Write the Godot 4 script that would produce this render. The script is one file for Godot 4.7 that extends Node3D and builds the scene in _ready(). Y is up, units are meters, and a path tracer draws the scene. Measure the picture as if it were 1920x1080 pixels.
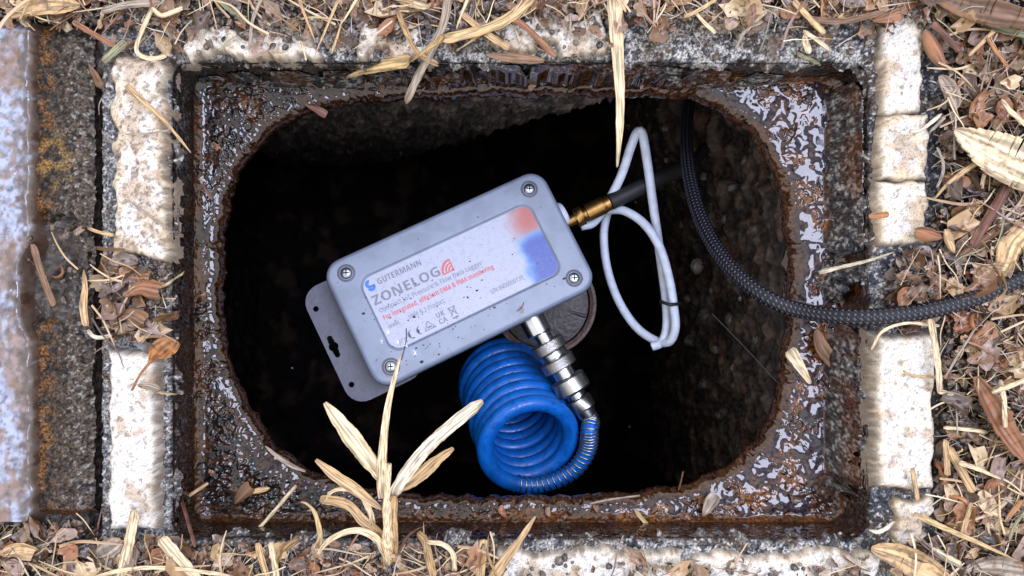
extends Node3D
# A wet valve chamber seen from above: rusted iron frame set between white bricks, a grey data logger, a blue coiled hose and cables inside.
# Lengths in metres, y up. The kerb level is y = 0; at that level 1 mm of ground is 3.33 pixels of the 1920-pixel photograph.

const EYE := 0.445
const FOCAL := 1483.6
const FLANGE := -0.035

var taken := {}
var mats := {}
var coarse := FastNoiseLite.new()
var mid := FastNoiseLite.new()
var fine := FastNoiseLite.new()
var ridge := FastNoiseLite.new()
var cell := FastNoiseLite.new()
var speck := FastNoiseLite.new()
var bricks := []          # [x0, x1, z0, z1, top] of every brick, for what lies on them

func _ready() -> void:
	var cam := Camera3D.new()
	cam.name = "camera"
	cam.position = Vector3(0, EYE, 0)
	cam.rotation_degrees = Vector3(-90, 0, 0)
	cam.fov = 40.0
	cam.near = 0.02
	cam.far = 200.0
	add_child(cam)
	var env := Environment.new()
	env.tonemap_mode = Environment.TONE_MAPPER_LINEAR
	env.tonemap_exposure = 2.75
	env.background_mode = Environment.BG_SKY
	var sky_m := ProceduralSkyMaterial.new()
	sky_m.sky_top_color = Color(0.85, 0.85, 0.86)
	sky_m.sky_horizon_color = Color(0.95, 0.92, 0.88)
	sky_m.sky_curve = 0.3
	sky_m.ground_bottom_color = Color(0.2, 0.18, 0.16)
	sky_m.ground_horizon_color = Color(0.5, 0.5, 0.5)
	var sky := Sky.new()
	sky.sky_material = sky_m
	env.sky = sky
	env.sdfgi_enabled = true
	env.ssao_enabled = true
	env.ssil_enabled = true
	var we := WorldEnvironment.new()
	we.name = "environment"
	we.environment = env
	add_child(we)
	var sun := DirectionalLight3D.new()
	sun.name = "overcast_sun"
	sun.light_energy = 0.4
	sun.light_angular_distance = 30.0
	sun.light_color = Color(0.87, 0.895, 1.0)
	sun.shadow_enabled = true
	add_child(sun)
	sun.look_at_from_position(Vector3(0.30, 1.0, -0.17), Vector3.ZERO, Vector3.FORWARD)

	noise(coarse, 1, 14.0, 3)
	noise(mid, 2, 95.0, 4)
	noise(fine, 3, 270.0, 2)
	noise(ridge, 4, 150.0, 2, FastNoiseLite.TYPE_SIMPLEX_SMOOTH, FastNoiseLite.FRACTAL_RIDGED)
	make_materials()
	make_hole()
	make_ground()
	make_surround()
	make_frame()
	make_cover()
	make_chamber()
	make_cap()
	make_logger()
	make_hose()
	make_white_cable()
	make_aerial_cable()
	make_sprout()
	make_pieces()
	make_litter()

func spot(px: float, py: float, y := 0.0) -> Vector3:      # where the photograph's pixel lies at height y
	return Vector3((px - 960.0) * (EYE - y) / FOCAL, y, (py - 540.0) * (EYE - y) / FOCAL)

func numbered(called: String) -> String:
	var n: int = taken.get(called, 0)
	taken[called] = n + 1
	return called if n == 0 else "%s_%03d" % [called, n]

func tag(o: Node3D, label := "", category := "", group := "", kind := "") -> Node3D:
	if label: o.set_meta("label", label)
	if category: o.set_meta("category", category)
	if group: o.set_meta("group", group)
	if kind: o.set_meta("kind", kind)
	return o

func base(called: String, label: String, category: String, at := Vector3.ZERO, group := "", kind := "") -> Node3D:
	var o := Node3D.new()
	o.name = numbered(called)
	add_child(o)
	o.position = at
	tag(o, label, category, group, kind)
	return o

func put(called: String, mesh: Mesh, m: Material, parent: Node = null) -> MeshInstance3D:
	var o := MeshInstance3D.new()
	o.mesh = mesh
	o.material_override = m
	if parent == null:
		o.name = numbered(called)
		add_child(o)
	else:
		o.name = called
		var k := 0
		while parent.has_node(NodePath(o.name)):
			k += 1
			o.name = "%s_%03d" % [called, k]
		parent.add_child(o)
	return o

func noise(n: FastNoiseLite, sd: int, freq: float, oct: int, type := FastNoiseLite.TYPE_SIMPLEX_SMOOTH, fractal := FastNoiseLite.FRACTAL_FBM) -> void:
	n.seed = sd
	n.noise_type = type
	n.frequency = freq
	n.fractal_type = fractal
	n.fractal_octaves = oct

func sm(a: float, b: float, x: float) -> float:
	return smoothstep(a, b, x)

# ---------------------------------------------------------------- textures and materials
func noise_tex(sd: int, freq: float, oct: int, lo: float, hi: float, type := FastNoiseLite.TYPE_SIMPLEX_SMOOTH, fractal := FastNoiseLite.FRACTAL_FBM, size := 512, from := 0.0, to := 1.0) -> NoiseTexture2D:
	var n := FastNoiseLite.new()
	noise(n, sd, freq, oct, type, fractal)
	var g := Gradient.new()
	g.offsets = PackedFloat32Array([from, to])
	g.colors = PackedColorArray([Color(lo, lo, lo), Color(hi, hi, hi)])
	var t := NoiseTexture2D.new()
	t.width = size
	t.height = size
	t.seamless = true
	t.noise = n
	t.color_ramp = g
	return t

func mat(called: String, c: Color, rough: float, spec := 0.5, metal := 0.0) -> StandardMaterial3D:
	var m := StandardMaterial3D.new()
	m.resource_name = called
	m.albedo_color = c.linear_to_srgb()
	m.roughness = rough
	m.metallic_specular = spec
	m.metallic = metal
	mats[called] = m
	return m

func tri(m: StandardMaterial3D, size: float) -> void:
	m.uv1_triplanar = true
	m.uv1_world_triplanar = true
	m.uv1_scale = Vector3.ONE / size

func bump(m: StandardMaterial3D, t: Texture2D, mm: float) -> void:
	m.heightmap_enabled = true
	m.heightmap_texture = t
	m.heightmap_scale = mm * 0.1

func make_materials() -> void:
	var grain := noise_tex(3, 0.016, 5, 0.55, 1.0, FastNoiseLite.TYPE_SIMPLEX_SMOOTH, FastNoiseLite.FRACTAL_FBM, 512, 0.2, 0.8)
	var pits := noise_tex(5, 0.03, 4, 0.0, 1.0, FastNoiseLite.TYPE_SIMPLEX, FastNoiseLite.FRACTAL_FBM, 512)
	var lumps := noise_tex(7, 0.02, 4, 0.0, 1.0)
	var wet := noise_tex(11, 0.012, 4, 0.05, 0.65, FastNoiseLite.TYPE_SIMPLEX_SMOOTH, FastNoiseLite.FRACTAL_FBM, 512, 0.35, 0.7)
	var damp := noise_tex(12, 0.02, 4, 0.35, 0.95, FastNoiseLite.TYPE_SIMPLEX_SMOOTH, FastNoiseLite.FRACTAL_FBM, 512, 0.3, 0.7)
	var m := mat("rust", Color(1, 1, 1), 1.0, 0.12)
	m.vertex_color_use_as_albedo = true
	m.albedo_texture = noise_tex(34, 0.05, 4, 0.5, 1.0, FastNoiseLite.TYPE_SIMPLEX_SMOOTH, FastNoiseLite.FRACTAL_FBM, 512, 0.25, 0.65)
	m.roughness_texture = wet
	m.clearcoat_enabled = true
	m.clearcoat = 0.95
	m.clearcoat_roughness = 0.05
	tri(m, 0.08)
	bump(m, lumps, 0.10)
	m = mat("sky_tinted_wet_plate", Color(1, 1, 1), 1.0, 0.6, 0.0)
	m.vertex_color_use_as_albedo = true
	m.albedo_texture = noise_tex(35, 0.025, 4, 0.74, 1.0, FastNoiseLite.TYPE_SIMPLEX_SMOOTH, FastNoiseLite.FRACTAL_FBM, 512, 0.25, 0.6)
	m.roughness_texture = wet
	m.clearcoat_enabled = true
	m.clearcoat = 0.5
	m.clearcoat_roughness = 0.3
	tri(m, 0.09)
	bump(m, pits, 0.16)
	m = mat("mortar", Color(1, 1, 1), 1.0, 0.35)
	m.vertex_color_use_as_albedo = true
	m.albedo_texture = noise_tex(33, 0.06, 4, 0.35, 1.0, FastNoiseLite.TYPE_SIMPLEX_SMOOTH, FastNoiseLite.FRACTAL_FBM, 512, 0.25, 0.6)
	m.roughness_texture = damp
	tri(m, 0.055)
	bump(m, pits, 0.35)
	m = mat("white_brick", Color(1, 1, 1), 0.92, 0.25)
	m.vertex_color_use_as_albedo = true
	m.albedo_texture = noise_tex(31, 0.075, 3, 0.55, 1.0, FastNoiseLite.TYPE_SIMPLEX_SMOOTH, FastNoiseLite.FRACTAL_FBM, 512, 0.12, 0.42)
	tri(m, 0.045)
	bump(m, pits, 0.07)
	m = mat("soil", Color(1, 1, 1), 1.0, 0.6)
	m.vertex_color_use_as_albedo = true
	m.albedo_texture = grain
	m.roughness_texture = damp
	tri(m, 0.05)
	bump(m, lumps, 1.2)
	m = mat("pit_soil", Color(1, 1, 1), 1.0, 0.5)
	m.vertex_color_use_as_albedo = true
	m.albedo_texture = grain
	m.roughness_texture = damp
	tri(m, 0.05)
	bump(m, lumps, 0.4)
	m = mat("dry_leaf", Color(1, 1, 1), 0.55, 0.5)
	m.vertex_color_use_as_albedo = true
	m.albedo_texture = noise_tex(41, 0.02, 4, 0.66, 1.0, FastNoiseLite.TYPE_SIMPLEX_SMOOTH, FastNoiseLite.FRACTAL_FBM, 512, 0.28, 0.6)
	m.uv1_scale = Vector3(0.45, 0.045, 1)
	bump(m, noise_tex(42, 0.03, 3, 0.0, 1.0), 0.035)
	m.backlight_enabled = true
	m.backlight = Color(0.25, 0.2, 0.15)
	m = mat("litter", Color(1, 1, 1), 0.4, 0.6)
	m.vertex_color_use_as_albedo = true
	m = mat("crumb", Color(1, 1, 1), 0.45, 0.7)
	m.vertex_color_use_as_albedo = true
	# the logger and the cables
	var dust := noise_tex(51, 0.008, 5, 0.92, 1.0, FastNoiseLite.TYPE_SIMPLEX_SMOOTH, FastNoiseLite.FRACTAL_FBM, 512, 0.25, 0.55)
	m = mat("grey_plastic", Color(0.160, 0.190, 0.258), 0.42, 0.5)
	m.albedo_texture = dust
	tri(m, 0.09)
	bump(m, noise_tex(52, 0.2, 2, 0, 1, FastNoiseLite.TYPE_SIMPLEX_SMOOTH, FastNoiseLite.FRACTAL_FBM, 256), 0.02)
	m = mat("base_plastic", Color(0.072, 0.073, 0.102), 0.5, 0.5)  # darker than the lid: the lid's shade on the ear is put into this colour
	m.albedo_texture = dust
	tri(m, 0.05)
	bump(m, lumps, 0.15)
	m = mat("pit_dark", Color(1, 1, 1), 1.0, 0.1)
	m.vertex_color_use_as_albedo = true
	mat("grit", Color(0.03, 0.026, 0.03), 0.6)
	mat("hole_black", Color(0.006, 0.006, 0.008), 0.8)
	mat("screw", Color(0.30, 0.32, 0.34), 0.3, 0.5, 1.0)
	m = mat("chrome", Color(0.50, 0.51, 0.52), 0.26, 0.5, 1.0)
	m = mat("nickel", Color(0.40, 0.39, 0.37), 0.36, 0.5, 1.0)
	m.albedo_texture = dust
	tri(m, 0.02)
	m = mat("brass", Color(0.30, 0.17, 0.055), 0.4, 0.5, 1.0)
	m.albedo_texture = dust
	tri(m, 0.02)
	m = mat("blue_hose", Color(0.002, 0.10, 0.42), 0.33, 0.42)
	m.albedo_texture = noise_tex(61, 0.012, 5, 0.86, 1.0, FastNoiseLite.TYPE_SIMPLEX_SMOOTH, FastNoiseLite.FRACTAL_FBM, 256, 0.25, 0.5)
	m.roughness_texture = damp
	m.roughness = 0.6
	tri(m, 0.04)
	m.subsurf_scatter_enabled = true
	m.subsurf_scatter_strength = 0.1
	m = mat("white_cable", Color(0.50, 0.55, 0.66), 0.5, 0.5)
	m.albedo_texture = dust
	tri(m, 0.03)
	mat("black_rubber", Color(0.012, 0.012, 0.014), 0.55, 0.4)
	m = mat("braid", Color(1, 1, 1), 0.33, 0.36)
	m.vertex_color_use_as_albedo = true
	m = mat("copper_cap", Color(0.052, 0.037, 0.033), 0.5, 0.5)
	m.albedo_texture = grain
	tri(m, 0.05)
	bump(m, lumps, 0.4)
	m = mat("copper_rim", Color(0.15, 0.088, 0.072), 0.45)
	m.albedo_texture = grain
	tri(m, 0.03)
	mat("ink_grey", Color(0.125, 0.135, 0.17), 0.5)
	mat("ink_red", Color(0.46, 0.075, 0.07), 0.5)
	mat("ink_blue", Color(0.02, 0.12, 0.42), 0.5)
	m = mat("pit_soil_plain", Color(0.02, 0.017, 0.015), 0.6)
	m = mat("water", Color(1, 1, 1, 0.06), 0.02)
	m.transparency = BaseMaterial3D.TRANSPARENCY_ALPHA
	mat("thread", Color(0.10, 0.10, 0.11), 0.5)
	mat("film", Color(0.42, 0.43, 0.45), 0.12, 0.8)

# ---------------------------------------------------------------- meshes
func commit(v: PackedVector3Array, n: PackedVector3Array, c: PackedColorArray, idx: PackedInt32Array, uv := PackedVector2Array()) -> ArrayMesh:
	var a := []
	a.resize(Mesh.ARRAY_MAX)
	a[Mesh.ARRAY_VERTEX] = v
	a[Mesh.ARRAY_NORMAL] = n
	if c.size(): a[Mesh.ARRAY_COLOR] = c
	if uv.size(): a[Mesh.ARRAY_TEX_UV] = uv
	a[Mesh.ARRAY_INDEX] = idx
	var m := ArrayMesh.new()
	m.add_surface_from_arrays(Mesh.PRIMITIVE_TRIANGLES, a)
	return m

func grid_mesh(v: PackedVector3Array, c: PackedColorArray, cols: int, rows: int, wrap: bool, skip := PackedByteArray(), uv := PackedVector2Array()) -> ArrayMesh:
	# rows of cols points; normals from the neighbours; a face is left out where all four corners are marked in skip
	var n := PackedVector3Array()
	n.resize(v.size())
	var idx := PackedInt32Array()
	for j in rows:
		var ju := maxi(j - 1, 0) * cols
		var jd := mini(j + 1, rows - 1) * cols
		for i in cols:
			var il := (i - 1 + cols) % cols if wrap else maxi(i - 1, 0)
			var ir := (i + 1) % cols if wrap else mini(i + 1, cols - 1)
			n[j * cols + i] = (v[jd + i] - v[ju + i]).cross(v[j * cols + ir] - v[j * cols + il]).normalized()
	var last := cols if wrap else cols - 1
	for j in rows - 1:
		for i in last:
			var a := j * cols + i
			var b := j * cols + (i + 1) % cols
			var d := a + cols
			var e := b + cols
			if skip.size() and (skip[a] or skip[b] or skip[d] or skip[e]):
				continue
			idx.append_array([a, b, d, b, e, d])
	return commit(v, n, c, idx, uv)

func relief(x0: float, x1: float, z0: float, z1: float, step: float, hf: Callable, cf: Callable, gone = null) -> ArrayMesh:
	# a height field: hf(x, z) gives y, cf(x, z, y) the colour, gone(x, z) where it is cut away
	var cols := int((x1 - x0) / step) + 1
	var rows := int((z1 - z0) / step) + 1
	var v := PackedVector3Array()
	var c := PackedColorArray()
	var skip := PackedByteArray()
	v.resize(cols * rows)
	c.resize(cols * rows)
	if gone != null: skip.resize(cols * rows)
	for j in rows:
		var z := z0 + (z1 - z0) * j / (rows - 1)
		for i in cols:
			var x := x0 + (x1 - x0) * i / (cols - 1)
			var k := j * cols + i
			if gone != null and gone.call(x, z):
				skip[k] = 1
				v[k] = Vector3(x, 0, z)
				continue
			var y: float = hf.call(x, z)
			v[k] = Vector3(x, y, z)
			c[k] = cf.call(x, z, y)
	return grid_mesh(v, c, cols, rows, false, skip)

func curve(pts: Array, per := 12, closed := false) -> PackedVector3Array:       # Catmull-Rom through the points
	var out := PackedVector3Array()
	var n := pts.size()
	var spans := n if closed else n - 1
	for i in spans:
		var p0: Vector3 = pts[(i - 1 + n) % n] if closed or i > 0 else pts[0] * 2.0 - pts[1]
		var p1: Vector3 = pts[i]
		var p2: Vector3 = pts[(i + 1) % n]
		var p3: Vector3 = pts[(i + 2) % n] if closed or i + 2 < n else pts[n - 1] * 2.0 - pts[n - 2]
		for k in per:
			out.append(p1.cubic_interpolate(p2, p0, p3, float(k) / per))
	if not closed: out.append(pts[n - 1])
	return out

func even(p: PackedVector3Array, step: float) -> PackedVector3Array:            # the same path with points at even spacing
	var out := PackedVector3Array([p[0]])
	var left := step
	for i in p.size() - 1:
		var a := p[i]
		var d := a.distance_to(p[i + 1])
		while d >= left and d > 0.0:
			a = a.lerp(p[i + 1], left / d)
			out.append(a)
			d = a.distance_to(p[i + 1])
			left = step
		left -= d
	out.append(p[p.size() - 1])
	return out

func frames(p: PackedVector3Array) -> Array:                                    # a frame at every point that does not twist
	var out := []
	var side := Vector3.ZERO
	for i in p.size():
		var t := (p[mini(i + 1, p.size() - 1)] - p[maxi(i - 1, 0)]).normalized()
		if i == 0:
			side = t.cross(Vector3.UP if absf(t.y) < 0.9 else Vector3.RIGHT).normalized()
		side = (side - t * side.dot(t)).normalized()
		out.append([side, t.cross(side)])
	return out

func tube(p: PackedVector3Array, r, sides := 14, tint = null, swell = null) -> ArrayMesh:
	var f := frames(p)
	var v := PackedVector3Array()
	var c := PackedColorArray()
	var rows := p.size() + 2
	var uv := PackedVector2Array()
	for j in rows:
		var k := clampi(j - 1, 0, p.size() - 1)
		var rad: float = r if r is float else r.call(float(k) / (p.size() - 1))
		if j == 0 or j == rows - 1: rad = 0.0
		for i in sides:
			var a := TAU * i / sides
			var rr := rad
			if swell != null and rad > 0.0: rr += swell.call(k, a)
			v.append(p[k] + (f[k][0] * cos(a) + f[k][1] * sin(a)) * rr)
			c.append(tint.call(k, a) if tint != null else Color.WHITE)
			uv.append(Vector2(absf(float(i) / sides * 2.0 - 1.0) * 2.0, float(j) * 0.3))
	return grid_mesh(v, c, sides, rows, true, PackedByteArray(), uv)

func lathe(from: Vector3, axis: Vector3, prof: Array, sides := 32, swell = null) -> ArrayMesh:
	# prof: [distance along the axis, radius]; hard edges by doubled points
	var u := axis.cross(Vector3.UP if absf(axis.y) < 0.9 else Vector3.RIGHT).normalized()
	var w := axis.cross(u)
	var st := SurfaceTool.new()
	st.begin(Mesh.PRIMITIVE_TRIANGLES)
	var all: Array = [[prof[0][0], 0.0]] + prof + [[prof[prof.size() - 1][0], 0.0]]
	for j in all.size() - 1:
		st.set_smooth_group(-1 if swell != null else j + 1)
		for i in sides:
			var q := []
			for s in [[j, i], [j, i + 1], [j + 1, i], [j + 1, i + 1]]:
				var a: float = TAU * (s[1] % sides) / sides
				var r: float = all[s[0]][1]
				if swell != null and r > 0.0: r += swell.call(all[s[0]][0], a)
				q.append(from + axis * all[s[0]][0] + (u * cos(a) + w * sin(a)) * r)
			for k in [0, 2, 1, 1, 2, 3]: st.add_vertex(q[k])
	st.generate_normals()
	return st.commit()

func outline(hx: float, hz: float, r: float, per := 8) -> PackedVector2Array:    # a rounded rectangle
	var out := PackedVector2Array()
	for q in 4:
		var c := Vector2(hx - r, hz - r) * Vector2([1, -1, -1, 1][q], [1, 1, -1, -1][q])
		for k in per + 1:
			var a := PI / 2 * (q + float(k) / per)
			out.append(c + Vector2(cos(a), sin(a)) * r)
	return out

func slab(prof: Array, hx: float, hz: float, r: float, per := 8) -> ArrayMesh:   # prof: [inset, y] from the middle of the top, down the side, to the middle of the underside
	var v := PackedVector3Array()
	var c := PackedColorArray()
	var cols := 4 * (per + 1)
	var rows := 0
	for p in prof:
		var o := outline(hx - p[0], hz - p[0], maxf(r - p[0], 0.0008 if p[0] < 0.012 else 0.0088), per)
		for q in o: v.append(Vector3(q.x, p[1], q.y))
		rows += 1
	var top := PackedVector3Array()
	for k in cols: top.append(Vector3(0, prof[0][1], 0))
	var bottom := PackedVector3Array()
	for k in cols: bottom.append(Vector3(0, prof[prof.size() - 1][1], 0))
	v = top + v + bottom
	c.resize(v.size())
	c.fill(Color.WHITE)
	return grid_mesh(v, c, cols, rows + 2, true)

func ribbon(pts: PackedVector3Array, width: Callable, up: Vector3, roll: float, cup: float, tint: Callable, thick := 0.0003, across := 5) -> ArrayMesh:
	# a blade or leaf along pts: width(t) its half-width, cup how far its edges rise, tint(t, s) its colour; closed, with an upper and a lower face
	var v := PackedVector3Array()
	var c := PackedColorArray()
	var uv := PackedVector2Array()
	var far := 0.0
	var mean: float = maxf(width.call(0.5), 0.00001)
	var cols := across * 2
	for j in pts.size():
		var t := float(j) / (pts.size() - 1)
		var dir := (pts[mini(j + 1, pts.size() - 1)] - pts[maxi(j - 1, 0)]).normalized()
		var side := dir.cross(up).normalized()
		var nor := side.cross(dir)
		var rl := roll * (t - 0.3)
		var s2 := side * cos(rl) + nor * sin(rl)
		var n2 := nor * cos(rl) - side * sin(rl)
		var w: float = width.call(t)
		if j > 0: far += pts[j].distance_to(pts[j - 1])
		for k in cols:
			var under := k >= across
			var s := (float(k) / (across - 1) if not under else float(cols - 1 - k) / (across - 1)) * 2.0 - 1.0
			v.append(pts[j] + s2 * s * w + n2 * (cup * w * (s * s - 0.4) + (-thick if under else 0.0)))
			c.append(tint.call(t, s))
			uv.append(Vector2(s * 0.5 + 0.5, far / mean * 0.25 + pts[0].x * 37.0))
	return grid_mesh(v, c, cols, pts.size(), true, PackedByteArray(), uv)

# ---------------------------------------------------------------- the iron frame and what it is set in
const RX0 := -0.1915
const RX1 := 0.2005
const RZ0 := -0.127
const RZ1 := 0.141
var hole := PackedVector2Array()       # the opening's edge, in metres
var hole_r := PackedFloat32Array()     # its distance from the middle for each of 1440 bearings
var middle := Vector2(0.0, 0.006)

func make_hole() -> void:
	var px := [[420, 500], [424, 420], [440, 345], [478, 285], [532, 238], [605, 208], [690, 192], [790, 186], [900, 182], [1040, 180], [1170, 181], [1250, 184], [1315, 194], [1368, 222], [1412, 262], [1446, 318], [1466, 380], [1474, 450], [1474, 540], [1470, 630], [1458, 720], [1436, 790], [1392, 850], [1330, 892], [1250, 914], [1150, 925], [1030, 930], [900, 931], [790, 927], [690, 914], [605, 890], [540, 852], [492, 800], [456, 735], [430, 660], [420, 580]]
	var pts := []
	for p in px: pts.append(spot(p[0], p[1], -0.037))
	for q in curve(pts, 10, true): hole.append(Vector2(q.x, q.z))
	for k in 1440:
		var d := Vector2.from_angle(TAU * k / 1440.0)
		var best := 0.1
		for i in hole.size():
			var x = Geometry2D.segment_intersects_segment(middle, middle + d, hole[i], hole[(i + 1) % hole.size()])
			if x != null: best = middle.distance_to(x)
		hole_r.append(best)

func in_hole(x: float, z: float) -> bool:
	var d := Vector2(x, z) - middle
	return d.length() < hole_r[int(fposmod(d.angle() / TAU * 1440.0, 1440.0)) % 1440]

func in_recess(x: float, z: float, grow := 0.0) -> bool:
	return x > RX0 - grow and x < RX1 + grow and z > RZ0 - grow and z < RZ1 + grow

func rust_color(p: Vector3, wall: float, lip: float, foot := 0.0, spill := 0.0) -> Color:
	var a := mid.get_noise_3d(p.x * 1.3, p.y * 1.3, p.z * 1.3)
	var b := fine.get_noise_3d(p.x, p.y, p.z)
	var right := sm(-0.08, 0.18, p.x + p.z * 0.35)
	var c := Color(0.014, 0.010, 0.009).lerp(Color(0.070, 0.027, 0.012), sm(-0.25, 0.3, a + right * 0.25))
	c = c.lerp(Color(0.21, 0.078, 0.018), sm(0.08, 0.45, coarse.get_noise_2d(p.x * 2.0 + 3.0, p.z * 2.0) + right * 0.55 - 0.24 + b * 0.25) * 0.85)
	c = c.lerp(Color(0.010, 0.009, 0.010), sm(0.15, 0.45, b - a * 0.4))
	c = c.lerp(Color(0.30, 0.30, 0.31), sm(0.33, 0.5, fine.get_noise_3d(p.z + 7.0, p.x, p.y * 2.0)) * 0.12)
	c = c.lerp(Color(0.05, 0.052, 0.058).lerp(Color(0.36, 0.35, 0.335), sm(0.0, 0.35, a * 0.6 + b)).lerp(Color(0.016, 0.016, 0.018), sm(0.05, 0.35, -a + b * 0.4) * 0.8), spill * 0.95)
	c = c.lerp(Color(0.13, 0.045, 0.013) * (1.0 + b), foot * 0.6)
	if wall > 0.0:
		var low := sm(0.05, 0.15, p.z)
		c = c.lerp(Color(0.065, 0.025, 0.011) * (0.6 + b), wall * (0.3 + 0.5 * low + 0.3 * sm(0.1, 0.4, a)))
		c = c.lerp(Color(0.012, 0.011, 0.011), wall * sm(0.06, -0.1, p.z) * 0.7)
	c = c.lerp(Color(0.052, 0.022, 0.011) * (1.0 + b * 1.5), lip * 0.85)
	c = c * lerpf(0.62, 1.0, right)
	c.a = 1.0
	return c

func make_frame() -> void:
	var cols := 1800
	# profile: [share of the way from the recess wall (0) to the opening (1), height, outward part of the normal, upward part, which]
	var prof := []
	for k in 4: prof.append([-0.010 + 0.0033 * k, -0.008 if k < 3 else -0.002, 0.0, 1.0, 0])
	for k in 18: prof.append([0.0, -0.0015 - 0.0017 * k, 1.0, 0.12, 1])
	for k in 62: prof.append([(k + 0.6) / 62.0, FLANGE - 0.002 * pow(k / 61.0, 3.0), 0.0, 1.0, 2])
	for k in 14:
		var a := PI * (k + 1) / 14.0
		prof.append([sin(a) * 0.006, FLANGE - 0.010 + cos(a) * 0.008, sin(a), cos(a), 3])
	prof.append([-0.02, FLANGE - 0.019, 0.0, -1.0, 4])
	var v := PackedVector3Array()
	var c := PackedColorArray()
	for q in prof:
		for i in cols:
			# walk round the recess so that points are even along its sides
			var s := float(i) / cols * 4.0
			var side := int(s)
			var f := s - side
			var o: Vector2
			match side:
				0: o = Vector2(lerpf(RX0, RX1, f), RZ0)
				1: o = Vector2(RX1, lerpf(RZ0, RZ1, f))
				2: o = Vector2(lerpf(RX1, RX0, f), RZ1)
				_: o = Vector2(RX0, lerpf(RZ1, RZ0, f))
			var mr := Vector2((RX0 + RX1) / 2, (RZ0 + RZ1) / 2)
			var h2 := Vector2(RX1 - RX0, RZ1 - RZ0) / 2
			var e := o - mr                                                     # corners a little rounded
			var over := Vector2(maxf(absf(e.x) - (h2.x - 0.009), 0), maxf(absf(e.y) - (h2.y - 0.009), 0))
			if over.x > 0 and over.y > 0:
				e = Vector2(signf(e.x) * (h2.x - 0.009), signf(e.y) * (h2.y - 0.009)) + Vector2(signf(e.x) * over.x, signf(e.y) * over.y).normalized() * minf(over.length(), 0.009)
			o = mr + e
			var d := o - middle
			var ang := d.angle()
			var u := d.normalized()
			var k := fposmod(ang / TAU * 1440.0, 1440.0)
			var hr: float = lerpf(hole_r[int(k) % 1440], hole_r[(int(k) + 1) % 1440], k - floorf(k))
			hr = hr * 1.018 + 0.006 + coarse.get_noise_2d(u.x * 0.55, u.y * 0.45) * 0.0026 + 0.0012 * minf(0.0, coarse.get_noise_2d(u.x * 1.1 + 5.0, u.y * 0.9))
			var r := d.length()
			var p2: Vector2
			var y: float = q[1]
			match int(q[4]):
				0: p2 = middle + u * (r - q[0])
				1: p2 = middle + u * r
				2: p2 = middle + u * lerpf(r - 0.0006, hr, q[0])
				_: p2 = middle + u * (hr - q[0])
			var p := Vector3(p2.x, y, p2.y)
			var a := mid.get_noise_3dv(p)
			var rg := ridge.get_noise_3dv(p)
			var amount: float = [0.0009, 0.0009, 0.0011, 0.0009, 0.0][int(q[4])]
			var pool := 0.0
			var off := amount * (0.45 + 1.5 * sm(-0.15, 0.4, coarse.get_noise_3dv(p * 3.5))) * (a * 1.0 + (rg - 0.15) * 0.65 + fine.get_noise_3dv(p) * lerpf(0.34, 0.10, sm(0.0, 0.15, p.x)))
			var spill := 0.0
			if q[4] == 2 or q[4] == 1:                                            # old mortar that has run down over the upper and the right wall
				var top_share := sm(-0.112, -0.124, p.z) * sm(-0.20, -0.15, p.x) * sm(0.20, 0.12, p.x) * (0.55 + 0.45 * sm(-0.10, -0.04, p.x) * sm(0.14, 0.05, p.x))
				var right_share := sm(0.190, 0.203, p.x) * sm(-0.135, -0.11, p.z) if q[4] == 1 else sm(0.175, 0.196, p.x) * sm(-0.135, -0.11, p.z) * sm(0.142, 0.12, p.z)
				var gate := sm(-0.45, -0.05, coarse.get_noise_2d(p.x * 2.5 + 1.0, p.z * 2.5))
				var reach := 0.016 * maxf(top_share, right_share) * gate
				var away: float = q[0] * (r - hr) if q[4] == 2 else 0.0
				if reach > 0.0015:
					spill = sm(0.0, 0.35, 1.0 - away / reach + a * 0.5)
					if q[4] == 2: y += reach / 0.016 * 0.028 * pow(maxf(0.0, 1.0 - away / reach), 1.4)
				p.y = y
			if q[4] == 2:
				off += spill * 0.0016 * mid.get_noise_3dv(p * 0.9)
				off *= minf(1.0, 6.0 * (1.0 - q[0]) + 0.5)
				off += 0.004 * pow(maxf(0.0, 1.0 - q[0] * (r - hr) / 0.006), 2.0)     # rust and silt in the foot of the wall
				var level: float = 0.0016 * coarse.get_noise_2d(p.x * 3.0, p.z * 3.0 + 9.0) - 0.00105 + 0.0014 * sm(-0.04, 0.17, p.x + 0.3 * p.z)
				level -= 0.004 * sm(-0.02, -0.10, p.x)
				if spill < 0.3:                                                    # rain water stands in the hollows
					pool = sm(-0.00008, 0.0001, level - off)
					off = maxf(off, level)
			p += Vector3(-u.x * q[2], q[3], -u.y * q[2]) * off
			v.append(p)
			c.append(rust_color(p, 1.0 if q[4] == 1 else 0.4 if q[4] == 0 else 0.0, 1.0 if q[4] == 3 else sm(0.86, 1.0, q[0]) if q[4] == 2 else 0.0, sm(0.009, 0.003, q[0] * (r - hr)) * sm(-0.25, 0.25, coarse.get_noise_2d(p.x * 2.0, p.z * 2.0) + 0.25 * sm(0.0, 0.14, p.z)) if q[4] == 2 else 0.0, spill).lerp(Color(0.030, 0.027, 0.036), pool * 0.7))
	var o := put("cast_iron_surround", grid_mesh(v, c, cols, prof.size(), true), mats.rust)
	tag(o, "rusted wet cast iron frame around the oval opening", "manhole frame")

func brick_edge(b: Array, x: float, z: float, rough: float) -> float:
	var d := minf(minf(x - b[0], b[1] - x), minf(z - b[2], b[3] - z))
	return d + (coarse.get_noise_2d(x * 3.0 + b[0] * 50, z * 3.0) * 0.0045 + coarse.get_noise_2d(x * 6.0 + 9.0, z * 6.0) * 0.0012) * rough

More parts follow.
